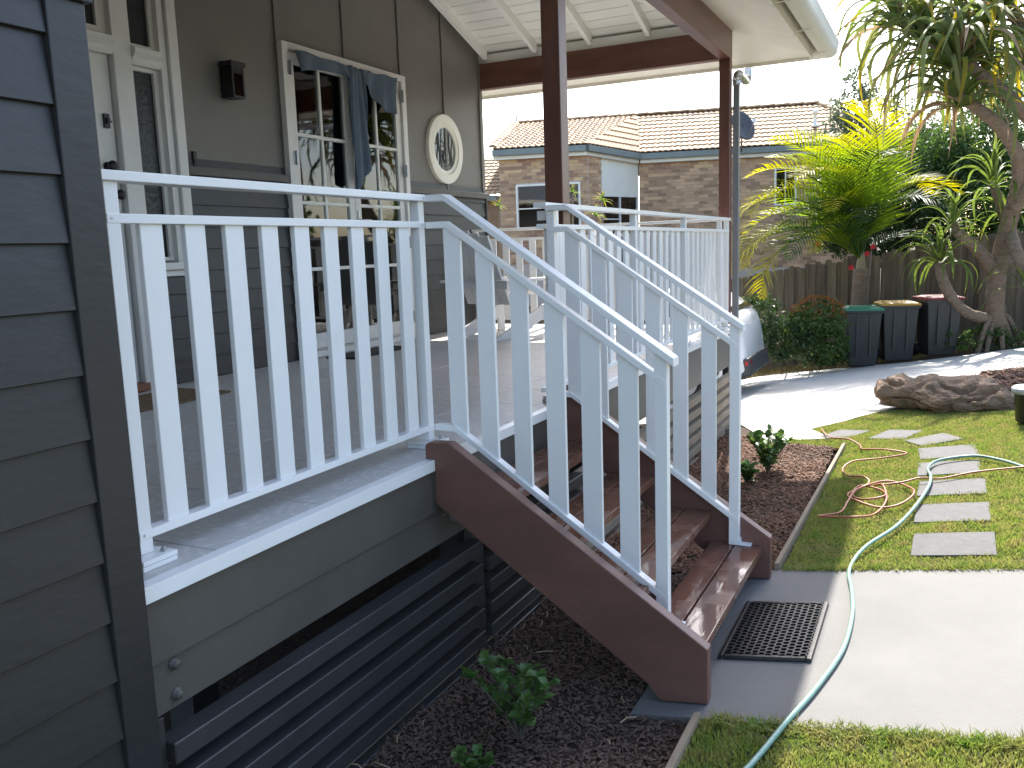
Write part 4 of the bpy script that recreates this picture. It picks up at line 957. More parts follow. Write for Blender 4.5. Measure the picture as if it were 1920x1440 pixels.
# roof: eaves, gutter, tiles
RWv = 4.6; zRg = (onW(968,232,RWv)[1]+onW(1535,198,RWv)[1])/2
ur0, ur1 = onW(968,232,RWv)[0], onW(1535,198,RWv)[0]
zG0 = onW(928,282,0)[1]; zG1 = onW(1350,280,WR)[1]
ug = onW(1100,276,0)[0]; uG = onW(1200,286,WR)[0]; uGe = uEnd+.6
rf = nbox('roof', mat('roof_underlay', (.10,.06,.045), rough=.9), NH, ur0, ur1, RWv-.05, RWv+.05, zRg-.16, zRg-.06)
tcm = mat('terracotta_tile', (.43,.28,.135), (.30,.165,.09), rough=.75, scale=5, bump=.2, bscale=40, rnds=.22, contrast=.8)
def tile_me(wu, lw, rise):
    # local: x across (2 rolls), y up slope, z normal
    n_ = 14; V = []; F = []
    def pz(i): return .022*abs(math.sin(math.pi*2*i/n_))
    for j, (yy, dz) in enumerate(((0,.026),(lw,.0))):
        for i in range(n_+1): V.append((wu*i/n_, yy, pz(i)+dz))
    for i in range(n_+1): V.append((wu*i/n_, 0.004, pz(i)-.004))
    F += [(i, i+1, n_+2+i, n_+1+i) for i in range(n_)]+[(2*(n_+1)+i, 2*(n_+1)+i+1, i+1, i) for i in range(n_)]
    return MB().add(V, F)
TILES = []
def slope(p00, p10, p01, p11, wu=.30, lw=.33):
    # p00->p10 eave (left,right), p01->p11 ridge. tiles laid in rows clipped to the quad
    e = (p10-p00); eu = e.normalized(); mid = ((p01+p11)/2-(p00+p10)/2); up_ = (mid-eu*mid.dot(eu)); Ls = up_.length; up_.normalize(); nn = eu.cross(up_)
    if nn.z < 0: nn = -nn
    rows = int(round(Ls/lw)); lw_ = Ls/rows
    a0 = 0.; a1 = e.dot(eu); b0 = (p01-p00).dot(eu); b1 = (p11-p00).dot(eu)
    for r in range(rows):
        t = r/rows; t1 = (r+1)/rows; lo = min(a0+(b0-a0)*t, a0+(b0-a0)*t1); hi = max(a1+(b1-a1)*t, a1+(b1-a1)*t1); k = math.floor(lo/wu)
        while k*wu < hi:
            cut = []
            for A_, B_, sg in ((p00, p01, 1), (p10, p11, -1)):
                dB = (B_-A_); nb = Vector((dB.y, -dB.x, 0)).normalized()
                if nb.dot(eu)*sg < 0: nb = -nb
                q_ = [p00+eu*((k+i)*wu)+up_*((r+j*1.1)*lw_) for i in (0,1.02) for j in (0,1)]
                ds = [(v-A_).dot(nb) for v in q_]
                if max(ds) < 0: cut = None; break
                if min(ds) < 0: cut.append((A_, nb))
            if cut is not None: TILES.append((p00+eu*(k*wu)+up_*(r*lw_)+nn*.02, Matrix((eu, up_, nn)).transposed(), cut))
            k += 1
    return lw_
p00, p10 = NP(-.05,-.05,zG0), NP(ug,-.05,zG0); rid0 = NP(ur0,RWv,zRg); 
K_ = NP((ug+uG)/2+.35, RWv, zRg); q10 = NP(uG,WR-.05,zG1)
slope(p00, p10, rid0, K_); slope(q10, NP(uGe,WR-.05,zG1), K_, NP(ur1,RWv,zRg)); slope(p10, q10, K_, K_)
TILES.sort(key=lambda t: (t[0]-CAM).length)
tme = tile_me(.305, .36, 0).mesh('roof_tile', tcm, smooth=False)
def clip_tile(p, Rm, cut):
    tt = tile_me(.305, .36, 0); bm = bmesh.new(); vv = [bm.verts.new(p+Rm@Vector(v)) for v in tt.v]
    for f in tt.f: bm.faces.new([vv[i] for i in f])
    for A_, nb in cut: bmesh.ops.bisect_plane(bm, geom=bm.verts[:]+bm.edges[:]+bm.faces[:], plane_co=A_, plane_no=nb, clear_inner=True)
    bm.verts.index_update(); V = [tuple(v.co) for v in bm.verts]; F = [tuple(v.index for v in f.verts) for f in bm.faces]; bm.free(); return V, F
whole = [t for t in TILES if not t[2]]
for p, Rm, l in whole[:300]: inst(tme, 'roof_tile', rf, p, Rm)
tst = MB()
for p, Rm, l in whole[300:]:
    tt = tile_me(.305, .36, 0); tst.add([p+Rm@Vector(v) for v in tt.v], tt.f)
tag(tst.build('roof_tiles', mat('terracotta_tile_far', (.43,.28,.135), (.30,.18,.085), rough=.75, scale=3, bump=.2, bscale=40, contrast=.9, detail=3), rf), kind='stuff')
tct = MB()
for p, Rm, cut in [t for t in TILES if t[2]]: tct.add(*clip_tile(p, Rm, cut))
tag(tct.build('cut_roof_tiles', tcm, rf), kind='stuff')
attr_var(bpy.data.objects['roof_tiles'], 28, 4, bpy.data.materials['terracotta_tile_far'], .2)
# solid roof body, ridge capping, gutter, eave lining
def solid(nm, pts, m_, th=.05): return MB().hexa([(p.x,p.y,p.z-th) for p in pts]+[tuple(p) for p in pts]).build(nm, m_, rf)
ul = bpy.data.materials['roof_underlay']
solid('roof_body', [p00, p10, K_, rid0], ul); solid('roof_body', [q10, NP(uGe,WR-.05,zG1), NP(ur1,RWv,zRg-.01), K_], ul)
MB().add([tuple(p10), tuple(q10), tuple(K_)], [(0,1,2)]).build('roof_body', ul, rf)
solid('roof_body', [rid0, NP(ur1,RWv,zRg), NP(uGe,8.5,zG1), NP(0,8.5,zG1)], ul)
solid('roof_body', [NP(uGe,WR,zG1), NP(uGe,8.5,zG1), NP(ur1,RWv+.02,zRg-.03), NP(ur1,RWv-.02,zRg-.03)], ul)
solid('gable', [NP(-.02,-.03,zG0-.02), NP(.1,-.03,zG0-.02), NP(ur0+.1,RWv,zRg-.05), NP(ur0,RWv,zRg-.05)], M['cream'], .16)
k = 0
cap = MB().add(*(lambda n_=8: ([(x_, .11*math.cos(math.pi*i/n_), .07*math.sin(math.pi*i/n_)+(.02 if x_ == 0 else 0)) for x_ in (0,.42) for i in range(n_+1)], [(i,i+1,n_+2+i,n_+1+i) for i in range(n_)]+[tuple(range(n_+1))]))()).mesh('ridge_tile', tcm)
def caps(a, b):
    n_ = max(1, int((b-a).length/.39)); d_ = (b-a)/n_
    for i in range(n_): inst(cap, 'ridge_tile', rf, a+d_*i+Vector((0,0,.03)), aim(d_))
caps(NP(ur1,RWv,zRg), rid0); caps(p00+Vector((0,0,.02)), rid0+Vector((0,0,.0))); caps(NP(uGe,WR,zG1), NP(ur1,RWv,zRg))
ngm = mat('sage_gutter_metal', (.20,.23,.21), (.16,.185,.17), rough=.45, scale=4)
def seg(nm, m_, a, b, d0, d1, z0, z1):
    n_ = (b-a).normalized().cross(Vector((0,0,1)))
    if n_.dot(CAM-a) < 0: n_ = -n_
    c = [a+n_*d0, b+n_*d0, b+n_*d1, a+n_*d1]; return MB().hexa([(p.x,p.y,p.z+z0) for p in c]+[(p.x,p.y,p.z+z1) for p in c]).build(nm, m_, NH, .01)
for a, b in ((NP(-.06,0,zG0),NP(ug,0,zG0)),(NP(ug,0,zG0),NP(uG,WR,zG1)),(NP(uG,WR,zG1),NP(uGe,WR,zG1))):
    seg('gutter', ngm, a, b, -.02, .09, -.15, .0); seg('eave_lining', M['cream'], a, b, -.35, -.03, -.24, -.14)
# vent pipes and spire
for px, py, h_ in ((1125,270,.32),(1528,238,.42)):
    u_, z_ = onW(px, py, WR+1.0); p = NP(u_, WR+1.0, z_)
    MB().lathe([(.12,0),(.08,.05),(.045,.07),(.045,h_-.08),(.07,h_-.07),(.07,h_),(.001,h_+.02)], tuple(p), 14).build('vent_pipe', M['cream'], rf, smooth=True)
MB().tube([rid0, rid0+Vector((0,0,.32))], .03, 8).build('finial', M['darkmetal'], rf)
# lower side roof at left, seen past the verandah wall
p0 = NP(-.1,.5,onW(932,366,.5)[1]); zlo = p0.z
lowe, lowr = (NP(-3.,.5,zlo), p0), (NP(-3.,4.0,zlo+1.3), NP(-.1,4.0,zlo+1.3))
TILES.clear(); slope(lowe[0], lowe[1], lowr[0], lowr[1]); t2 = MB()
for p, Rm, l in TILES:
    tt = tile_me(.305,.36,0); t2.add([p+Rm@Vector(v) for v in tt.v], tt.f)
tag(t2.build('side_roof_tiles', bpy.data.materials['terracotta_tile_far'], rf), kind='stuff')
seg('gutter', ngm, lowe[0], lowe[1], -.02, .09, -.14, .0); nbox('wall', mort, NH, -3, -.1, .75, .95, zB, zlo)
nbox('wall', bs, NH, -3, -.1, .735, .749, zB, zlo-.1)
# satellite dish
dc = atD(1391, 237, 21.8)
sd_ = thing('satellite_dish', 'dark grey satellite dish on a pole above the brick house gutter', 'satellite dish', dc-Vector((0,0,.75)))
fdir = Vector((-.55,-.75,.35)).normalized(); Q = fdir.to_track_quat('Z','Y').to_matrix()
V = []; F = []; n_ = 28
for i in range(6):
    r_ = .36*i/5
    for k in range(n_): V.append(dc+Q@Vector((r_*math.cos(2*math.pi*k/n_), r_*1.1*math.sin(2*math.pi*k/n_), .45*r_*r_)))
F = [(i*n_+k,i*n_+(k+1)%n_,(i+1)*n_+(k+1)%n_,(i+1)*n_+k) for i in range(5) for k in range(n_)]
d_ = MB().add(V, F).build('reflector', mat('dish_paint', (.055,.055,.06), rough=.5), sd_, smooth=True); mo = d_.modifiers.new('t','SOLIDIFY'); mo.thickness = .012
MB().tube([dc-Vector((0,0,.62))+NW*.1, dc-Vector((0,0,.2))+NW*.1, dc+NW*.05], .022, 8).build('mast', M['metal'], sd_, smooth=True)
MB().tube([dc+Q@Vector((0,-.38,.05)), dc+Q@Vector((0,-.1,.42))], .012, 6).box(*(lambda p: (p.x-.04,p.x+.04,p.y-.04,p.y+.04,p.z-.04,p.z+.04))(dc+Q@Vector((0,-.08,.44)))).build('feed_arm', M['metal'], sd_)

# ------------------------------------------------------------------ paling fence
FXx = 12.55
fe = thing('paling_fence', 'weathered grey timber paling fence behind the bins and trees', 'fence', (FXx, -1, T(FXx,-1)))
PM = [MB().prism([(0,0),(.098,0),(.098,h_-.02),(.078,h_),(.02,h_),(0,h_-.02)], 0, 0, .016).mesh('paling', M['fence']) for h_ in (1.72,1.75,1.69)]
y = -7.0; frs = random.Random(9)
while y < 7.0:
    inst(PM[frs.randrange(3)], 'paling', fe, (FXx-.001-(.017 if round(y/.085) % 2 else 0), y, T(FXx,y)-.02), Matrix.Rotation(frs.uniform(-.008,.008), 3, 'X')); y += .085
for dz in (.35, 1.35):
    MB().hexa([(FXx+.018,-7,T(FXx,-7)+dz),(FXx+.06,-7,T(FXx,-7)+dz),(FXx+.06,7,T(FXx,5)+dz),(FXx+.018,7,T(FXx,5)+dz),(FXx+.018,-7,T(FXx,-7)+dz+.08),(FXx+.06,-7,T(FXx,-7)+dz+.08),(FXx+.06,7,T(FXx,5)+dz+.08),(FXx+.018,7,T(FXx,5)+dz+.08)]).build('rail', M['fence'], fe)

# ------------------------------------------------------------------ wheelie bins
bink = mat('bin_plastic', (.030,.032,.029), (.022,.024,.022), rough=.5, scale=5, bump=.1, bscale=80)
def bin_(label, px, py, lidc, yaw, d):
    p = atD(px, py, d); p.z = T(p.x, p.y)
    t = thing('wheelie_bin', label, 'bin', (0,0,0), 'wheelie bins along the fence')
    def tap(z0, w0, d0, z1, w1, d1, ox0=0, ox1=0):
        return [(-w0+0,-d0+ox0,z0),(w0,-d0+ox0,z0),(w0,d0+ox0,z0),(-w0,d0+ox0,z0),(-w1,-d1+ox1,z1),(w1,-d1+ox1,z1),(w1,d1+ox1,z1),(-w1,d1+ox1,z1)]
    MB().hexa(tap(.035,.19,.19,.83,.245,.255)).build('body', bink, t, .02)
    MB().hexa(tap(.81,.262,.272,.85,.268,.278)).build('rim', bink, t, .008)
    lm = mat('bin_lid_'+label.split()[0], lidc, tuple(c*.75 for c in lidc), rough=.45, scale=6)
    MB().hexa(tap(.852,.272,.285,.885,.268,.275)).hexa(tap(.886,.25,.25,.905,.19,.19)).build('lid', lm, t, .01)
    MB().tube([(-.2,.30,.86),(.2,.30,.86)], .016, 8).box(-.21,-.18,.26,.30,.84,.88).box(.18,.21,.26,.30,.84,.88).build('handle', bink, t)
    for s in (-1,1):
        wv = MB().tube([(s*.205,.20,.10),(s*.25,.20,.10)], .10, 20); wv.build('wheel', M['black'], t)
    MB().tube([(-.2,.20,.10),(.2,.20,.10)], .012, 8).build('axle', M['metal'], t)
    for s in (-.09,.09): MB().box(s-.012,s+.012,-.262,-.24,.2,.78).build('rib', bink, t)
    t.matrix_world = Matrix.Translation(p) @ Matrix.Rotation(yaw, 4, 'Z'); return t
bin_('green lidded dark wheelie bin beside the red leaved shrub', 1613, 690, (.02,.20,.10), R(-78), 12.9)
bin_('yellow lidded dark wheelie bin between the other two bins', 1678, 683, (.42,.22,.005), R(-74), 12.9)
bin_('red lidded dark wheelie bin nearest the pandanus roots', 1755, 671, (.18,.010,.012), R(-68), 12.8)

# ------------------------------------------------------------------ white car parked on the driveway
car = thing('parked_car', 'white hatchback parked on the driveway behind the deck railing', 'car', (0,0,0))
cp = mat('white_car_paint', (.80,.80,.80), (.78,.78,.78), rough=.22, scale=2, coat=.6)
cdk = mat('car_grey_plastic', (.045,.047,.05), rough=.55); cgl = mat('car_glass', (.012,.014,.016), rough=.05, spec=.8); ctl = mat('tail_light', (.42,.015,.015), rough=.15, coat=.5)
# local: x = length (0 rear .. 4.2 front), y = width (-.88 .. .88), z up
ST = [(0.0,.45,.92,.60),(.04,.34,1.03,.72),(.14,.28,1.10,.80),(.45,.22,1.14,.86),(1.0,.20,1.12,.88),(2.0,.20,1.04,.88),(2.9,.20,.98,.88),(3.5,.22,.90,.86),(4.0,.26,.78,.78),(4.18,.36,.66,.62)]
V = []; F = []; prof = [(-1,.0),(-1.0,.25),(-1.02,.5),(-1.0,.75),(-.93,.93),(-.75,1.0),(0,1.02),(.75,1.0),(.93,.93),(1.0,.75),(1.02,.5),(1.0,.25),(1,.0),(.85,-.04),(-.85,-.04)]
for l, z0, z1, hw in ST:
    for a, b in prof: V.append((l, a*hw, z0+(z1-z0)*b))
n_ = len(prof)
for i in range(len(ST)-1):
    for k in range(n_): F.append((i*n_+k, i*n_+(k+1)%n_, (i+1)*n_+(k+1)%n_, (i+1)*n_+k))
F += [tuple(range(n_)), tuple(range((len(ST)-1)*n_, len(ST)*n_))]
cb_ = MB().add(V, F).build('body', cp, None, smooth=True); cb_.parent = car; cb_.location = ORG[cb_.name]
RT = [(.10,1.06,1.09,.70),(.28,1.06,1.30,.66),(.55,1.08,1.47,.60),(1.2,1.08,1.52,.60),(2.0,1.05,1.49,.59),(2.6,1.02,1.32,.62),(3.1,.96,1.0,.68)]
pr2 = [(-1.12,0),(-1.08,.3),(-1.0,.7),(-.9,.93),(-.6,1),(0,1.03),(.6,1),(.9,.93),(1.0,.7),(1.08,.3),(1.12,0)]
V = []; F = []
for l, z0, z1, hw in RT:
    for a, b in pr2: V.append((l, a*hw, z0+(z1-z0)*b))
n_ = len(pr2)
for i in range(len(RT)-1):
    for k in range(n_-1): F.append((i*n_+k, i*n_+k+1, (i+1)*n_+k+1, (i+1)*n_+k))
o = MB().add(V, F).build('roof', cp, None, smooth=True); o.parent = car; o.location = ORG[o.name]
def cpart(nm, m_, mb_, sm=False, bev=0):
    o = mb_.build(nm, m_, None, bev, sm); o.parent = car; o.location = ORG[o.name]; return o
for s in (-1,1):
    cpart('side_window', cgl, MB().add([(.62,s*.668,1.12),(2.75,s*.70,1.08),(2.35,s*.645,1.38),(1.2,s*.633,1.44),(.75,s*.630,1.40)], [(0,1,2,3,4)]))
    cpart('tail_light', ctl, MB().hexa([(.02,s*.50,.90),(.05,s*.78,.88),(.30,s*.868,.94),(.26,s*.80,.94),(.06,s*.50,1.02),(.10,s*.78,1.02),(.34,s*.858,1.06),(.30,s*.80,1.06)]), False, .01)
    cpart('reflector', ctl, MB().hexa([(-.035,s*.52,.40),(-.015,s*.70,.40),(.02,s*.70,.40),(.02,s*.52,.40),(-.035,s*.52,.46),(-.015,s*.70,.46),(.02,s*.70,.46),(.02,s*.52,.46)]), False, .006)
    for l in (.80,3.35):
        cpart('wheel', M['black'], MB().tube([(l,s*.70,.31),(l,s*.885,.31)], .31, 28)); cpart('wheel_rim', M['metal'], MB().tube([(l,s*.86,.31),(l,s*.892,.31)], .20, 20))
cpart('rear_window', cgl, MB().add([(.095,-.62,1.10),(.095,.62,1.10),(.44,.52,1.42),(.44,-.52,1.42)], [(0,1,2,3)]))
cpart('bumper', cdk, MB().hexa([(-.03,-.66,.26),(-.03,.66,.26),(.5,.875,.20),(.5,-.875,.20),(-.03,-.68,.50),(-.03,.68,.50),(.42,.89,.40),(.42,-.89,.40)]), False, .03)
cpart('spoiler', cp, MB().hexa([(.38,-.55,1.44),(.38,.55,1.44),(.62,.55,1.46),(.62,-.55,1.46),(.36,-.55,1.475),(.36,.55,1.475),(.62,.56,1.50),(.62,-.56,1.50)]), False, .01)
cx_, cy_ = 8.75, .26
car.matrix_world = Matrix.Translation((cx_, cy_, T(cx_, cy_)+.005)) @ Matrix.Rotation(-math.atan(.145), 4, 'X') @ Matrix.Rotation(math.pi/2, 4, 'Z')

# ------------------------------------------------------------------ pandanus tree
PN = atD(1878, 640, 12.6); PN.z = T(PN.x, PN.y)
pt = thing('pandanus_tree', 'pandanus tree with stilt roots and drooping strap leaves over the driveway', 'tree', PN)
def br(P, r0, r1, n=10, nm='branch', par=None):
    S = spline([atD(*p) for p in P], 6); N = len(S)
    # ringed trunk surface
    rr = [(r0+(r1-r0)*i/(N-1))*(1+.05*math.sin(i*2.1)) for i in range(N)]
    return MB().tube(S, rr, n).build(nm, M['bark'], par or pt, smooth=True)
tk = br([(1868,612,12.6),(1866,560,12.55),(1872,500,12.5),(1886,440,12.3),(1902,380,12.)], .135, .108, 14, 'trunk')
br([(1902,380,12.),(1912,330,11.7),(1905,285,11.4),(1872,235,11.),(1835,205,10.8),(1800,180,10.6)], .105, .065, 12)
br([(1902,390,12.),(1935,330,11.6),(1945,250,11.2),(1900,190,10.8),(1850,150,10.6),(1800,110,10.5)], .095, .075, 12)
br([(1940,250,11.2),(1960,150,11.),(1920,60,10.8),(1890,10,10.7)], .10, .07, 10)
br([(1870,520,12.5),(1835,470,12.4),(1800,440,12.3),(1785,420,12.3)], .10, .07, 10)
br([(1858,598,12.6),(1815,588,12.5),(1785,560,12.4),(1766,520,12.35),(1762,492,12.3)], .085, .07, 10)
br([(1892,430,12.3),(1905,470,12.0),(1925,520,12.0)], .09, .07, 10)
br([(1872,505,12.5),(1900,470,12.6),(1880,400,12.5),(1862,345,12.2)], .08, .06, 10)
for k, (px, py, x0, y0) in enumerate(((1832,655,1858,590),(1845,658,1860,600),(1862,660,1866,598),(1880,660,1874,600),(1897,655,1880,598),(1915,650,1886,592),(1850,648,1862,604),(1890,664,1878,606),(1822,642,1850,588))):
    a = atD(x0, y0, 12.6+.05*(k%3-1)); e = atD(px, py, 12.6+.14*(k%3-1)); e.z = T(e.x, e.y)-.03
    S = spline([a, a.lerp(e,.5)+Vector((0,0,.05)), e], 5); MB().tube(S, [.045-.012*i/len(S) for i in range(len(S))], 8).build('stilt_root', M['bark'], pt, smooth=True)
PL_ = [grad_leaf('pandanus_leaf_a', (.125,.165,.065), (.24,.23,.06), 0, .6, 1.25, .42, .34, .3), grad_leaf('pandanus_leaf_b', (.12,.175,.04), (.34,.23,.02), 0, .5, 1.1, .5, .34, .3), mat('dry_pandanus_leaf', (.30,.21,.115), (.19,.13,.075), rough=.7, scale=6, rnds=.25, transl=.3)]
PV_ = [leaf_strap(1.5,.046,2.1,.45,12,.2,.55).mesh('leaf', PL_[0], smooth=True), leaf_strap(1.3,.044,1.7,.45,12,.5,.5).mesh('leaf', PL_[0], smooth=True), leaf_strap(1.05,.038,.9,.5,8,-.4,.4).mesh('leaf', PL_[1], smooth=True), leaf_strap(1.65,.046,2.3,.4,14,.8,.5).mesh('leaf', PL_[0], smooth=True), leaf_strap(1.4,.044,2.0,.45,12,.3,.5).mesh('leaf', PL_[1], smooth=True), leaf_strap(1.3,.036,1.6,.3,10,1.,.0).mesh('leaf', PL_[2], smooth=True)]
PCNT = [0]; PST = MB()
prs = random.Random(21)
def rosette(px, py, d, nl, sc, up_=.5, dry=.12, kinds=(0,1,2,3,4)):
    c = atD(px, py, d)
    for k in range(nl):
        az = 6.283*k*.618+prs.uniform(-.2,.2); el = prs.uniform(-.35,1.25)*up_*1.2 if prs.random() < .85 else prs.uniform(.9,1.4)
        dv = Vector((math.cos(az)*math.cos(el), math.sin(az)*math.cos(el), math.sin(el)))
        me = PV_[5] if prs.random() < dry else PV_[prs.choice(kinds)]
        p_ = c+dv*.05-Vector((0,0,.10*(1-el))); m_ = aim(dv, prs.uniform(-.3,.3)) @ Matrix.Scale(sc*prs.uniform(.75,1.12), 3)
        PCNT[0] += 1
        if PCNT[0] <= 300: inst(me, 'leaf', pt, p_, m_)
        else: PST.add([p_+m_@v.co for v in me.vertices], [tuple(f.vertices) for f in me.polygons])
rosette(1790,115,10.5,80,1.0,.5); rosette(1730,70,10.9,56,.95,.5); rosette(1865,20,10.6,64,1.0,.45); rosette(1800,185,10.7,40,.85,.35,.25); rosette(1935,110,10.9,26,.95,.45); rosette(1680,30,11.3,50,.9,.5); rosette(1840,90,11.2,40,1.0,.4)
rosette(1862,335,12.2,34,.62,.9,.1,(2,2,4,1)); rosette(1785,415,12.3,30,.55,.9,.1,(2,4,1)); rosette(1762,480,12.3,34,.62,.8,.1,(2,4,1)); rosette(1925,530,12.,18,.6,.7,.3,(2,4)); rosette(1890,400,12.4,22,.6,.6,.5,(2,4))
br([(1800,110,10.5),(1760,85,10.7),(1730,70,10.9),(1680,35,11.3)], .07, .05, 10)
tag(PST.build('strap_leaves', PL_[1], pt, smooth=True), kind='stuff')

# ------------------------------------------------------------------ palms
def frond(L_, nl, ll, droop, m_, start=1.1, wid=.014):
    m = MB(); p = Vector((0,0,0)); ang = start; N = 16; pts = []; tg = []
    for i in range(N+1):
        d = Vector((math.cos(ang),0,math.sin(ang))); pts.append(p.copy()); tg.append(d); p = p+d*(L_/N); ang -= droop/N*(.5+1.1*i/N)
    m.tube(pts, [.014*(1-.85*i/N) for i in range(N+1)], 5)
    rs = random.Random(int(L_*100)+nl)
    for k in range(nl):
        t = .14+.86*k/(nl-1); i = min(int(t*N), N-1); f_ = t*N-i; o_ = pts[i].lerp(pts[i+1], f_); d = tg[i]
        nrm = Vector((-d.z,0,d.x)); l = ll*(math.sin(math.pi*min(1, .18+.80*t))**.6)*rs.uniform(.9,1.05)
        for s in (-1,1):
            dv = (d*.75+Vector((0,s,0))*.95+nrm*rs.uniform(.10,.45)).normalized(); wv = d*wid
            a = o_; b = o_+dv*l*.5; c = o_+dv*l+Vector((0,0,-l*.16)); 
            m.add([a-wv*.5, a+wv*.5, b+wv*.8, b-wv*.8, c], [(0,1,2,3),(3,2,4)])
    return m.mesh('frond', m_)
FG = grad_leaf('palm_frond_leaf', (.17,.27,.032), (.50,.42,.02), 0, .7, 1.75, .55, .36, .18)
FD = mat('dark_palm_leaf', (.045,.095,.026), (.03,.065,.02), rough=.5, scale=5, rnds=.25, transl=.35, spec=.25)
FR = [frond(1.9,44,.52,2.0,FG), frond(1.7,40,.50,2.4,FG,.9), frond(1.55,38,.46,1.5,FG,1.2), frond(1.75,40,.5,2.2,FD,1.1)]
pc = atD(1614, 505, 13.6); pbz = atD(1614, 560, 12.3)
pb = Vector((pc.x+.02, pc.y, T(pc.x,pc.y)))
pm = thing('palm_tree', 'feathery palm with yellow tipped fronds rising behind the green lidded bin', 'tree', pb)
S = [pb, pb+Vector((0,0,.5)), pb+Vector((.01,.01,.9)), Vector((pc.x,pc.y,pc.z-.12)), pc]
MB().tube(spline(S,5), [.15-.0022*i for i in range(21)], 14).build('trunk', M['bark'], pm, smooth=True)
MB().tube(spline([Vector((pc.x,pc.y,pc.z-.15)), pc, pc+Vector((0,0,.35))],5), [.11,.105,.10,.095,.09,.08,.07,.06,.05,.04,.03], 12).build('crownshaft', mat('palm_crownshaft', (.26,.22,.10), (.18,.14,.08), rough=.5, scale=6), pm, smooth=True)
def toward(px, py, d): return (atD(px, py, d)-pc)
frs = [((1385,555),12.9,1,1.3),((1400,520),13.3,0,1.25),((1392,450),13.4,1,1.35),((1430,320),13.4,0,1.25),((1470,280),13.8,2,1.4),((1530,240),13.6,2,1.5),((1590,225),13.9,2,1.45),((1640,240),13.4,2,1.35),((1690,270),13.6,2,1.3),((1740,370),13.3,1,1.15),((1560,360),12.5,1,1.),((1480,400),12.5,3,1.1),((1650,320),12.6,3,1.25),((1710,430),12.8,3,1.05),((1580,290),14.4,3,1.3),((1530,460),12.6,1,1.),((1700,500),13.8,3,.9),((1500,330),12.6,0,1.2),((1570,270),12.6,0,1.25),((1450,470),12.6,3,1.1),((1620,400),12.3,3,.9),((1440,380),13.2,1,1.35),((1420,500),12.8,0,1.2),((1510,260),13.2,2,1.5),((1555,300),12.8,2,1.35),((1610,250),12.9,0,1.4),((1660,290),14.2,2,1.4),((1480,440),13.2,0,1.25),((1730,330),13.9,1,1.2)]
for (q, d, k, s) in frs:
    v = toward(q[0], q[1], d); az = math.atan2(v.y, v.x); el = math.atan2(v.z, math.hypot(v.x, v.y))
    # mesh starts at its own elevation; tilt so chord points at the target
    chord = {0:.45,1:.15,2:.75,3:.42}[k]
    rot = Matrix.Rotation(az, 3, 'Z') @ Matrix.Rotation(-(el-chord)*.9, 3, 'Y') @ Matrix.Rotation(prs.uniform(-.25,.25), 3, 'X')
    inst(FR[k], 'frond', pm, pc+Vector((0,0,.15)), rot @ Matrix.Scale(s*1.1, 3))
# ------------------------------------------------------------------ leafy trees and bushes (many small leaves on twigs)
def leafy(name, label, cat, base, blobs, nl, lsz, m_, trunk_r=.05, seed=1, group=None, spots=None):
    t = thing(name, label, cat, base, group); rs = np.random.RandomState(seed)
    b0 = Vector(base); tw_ = MB(); tw_.tube(spline([b0, b0.lerp(blobs[0][0], .5)+Vector((.05,.03,0)), blobs[0][0]], 5), [trunk_r*(1-.6*i/10) for i in range(11)], 8)
    for c, r, wgt in blobs[1:]: tw_.tube(spline([b0.lerp(blobs[0][0], .45), blobs[0][0].lerp(c, .55)-Vector((0,0,.1)), c], 4), [trunk_r*.6*(1-.7*i/8) for i in range(9)], 6)
    tw_.build('trunk', M['branch'], t, smooth=True)
    tot = sum(b[2] for b in blobs); V = []; 
    for c, r, wgt in blobs:
        n_ = int(nl*wgt/tot); ncl = max(6, n_//16)
        d = rs.normal(size=(ncl,3)); d /= np.linalg.norm(d,axis=1)[:,None]; cc = d*(rs.uniform(.25,1,ncl)**.45)[:,None]*np.array(r)
        idx = rs.randint(0, ncl, n_); pos = cc[idx]+rs.normal(size=(n_,3))*np.array(r).mean()*.11+np.array(c)
        ax = rs.normal(size=(n_,3)); ax[:,2] -= .35; ax /= np.linalg.norm(ax,axis=1)[:,None]
        ref = rs.normal(size=(n_,3)); sd = np.cross(ax, ref); sd /= np.linalg.norm(sd,axis=1)[:,None]
        l = (lsz*rs.uniform(.6,1.3,n_))[:,None]; w_ = l*.3
        V.append(np.stack([pos-ax*l*.5, pos+sd*w_, pos+ax*l*.5, pos-sd*w_], 1))
    V = np.concatenate(V)-np.array(base); N = len(V)
    me = bpy.data.meshes.new('crown'); me.vertices.add(N*4); me.vertices.foreach_set('co', V.reshape(-1).astype(np.float32)); me.loops.add(N*4); me.loops.foreach_set('vertex_index', np.arange(N*4, dtype=np.int32)); me.polygons.add(N); me.polygons.foreach_set('loop_start', (np.arange(N)*4).astype(np.int32)); me.update(calc_edges=True); me.materials.append(m_)
    o = bpy.data.objects.new('crown', me); COL.objects.link(o); o.parent = t; ORG[o.name] = Vector(base); o['kind'] = 'stuff'
    return t
def lmat(nm, a, b, tr=.35): return mat(nm, a, b, rough=.45, scale=9, detail=2, transl=tr, contrast=.9, spec=.35)
LD = lmat('dark_leaf', (.055,.095,.030), (.025,.05,.018)); LM_ = lmat('mid_leaf', (.085,.15,.035), (.04,.08,.022)); LG = lmat('grey_green_leaf', (.16,.19,.12), (.09,.115,.07)); LB = lmat('bright_leaf', (.12,.23,.03), (.08,.16,.025), .5)
LR_ = lmat('red_tip_leaf', (.36,.095,.035), (.10,.12,.03), .4)
def gb(px, py, d, x=None): p = atD(px, py, d); return Vector((p.x, p.y, T(p.x, p.y)))
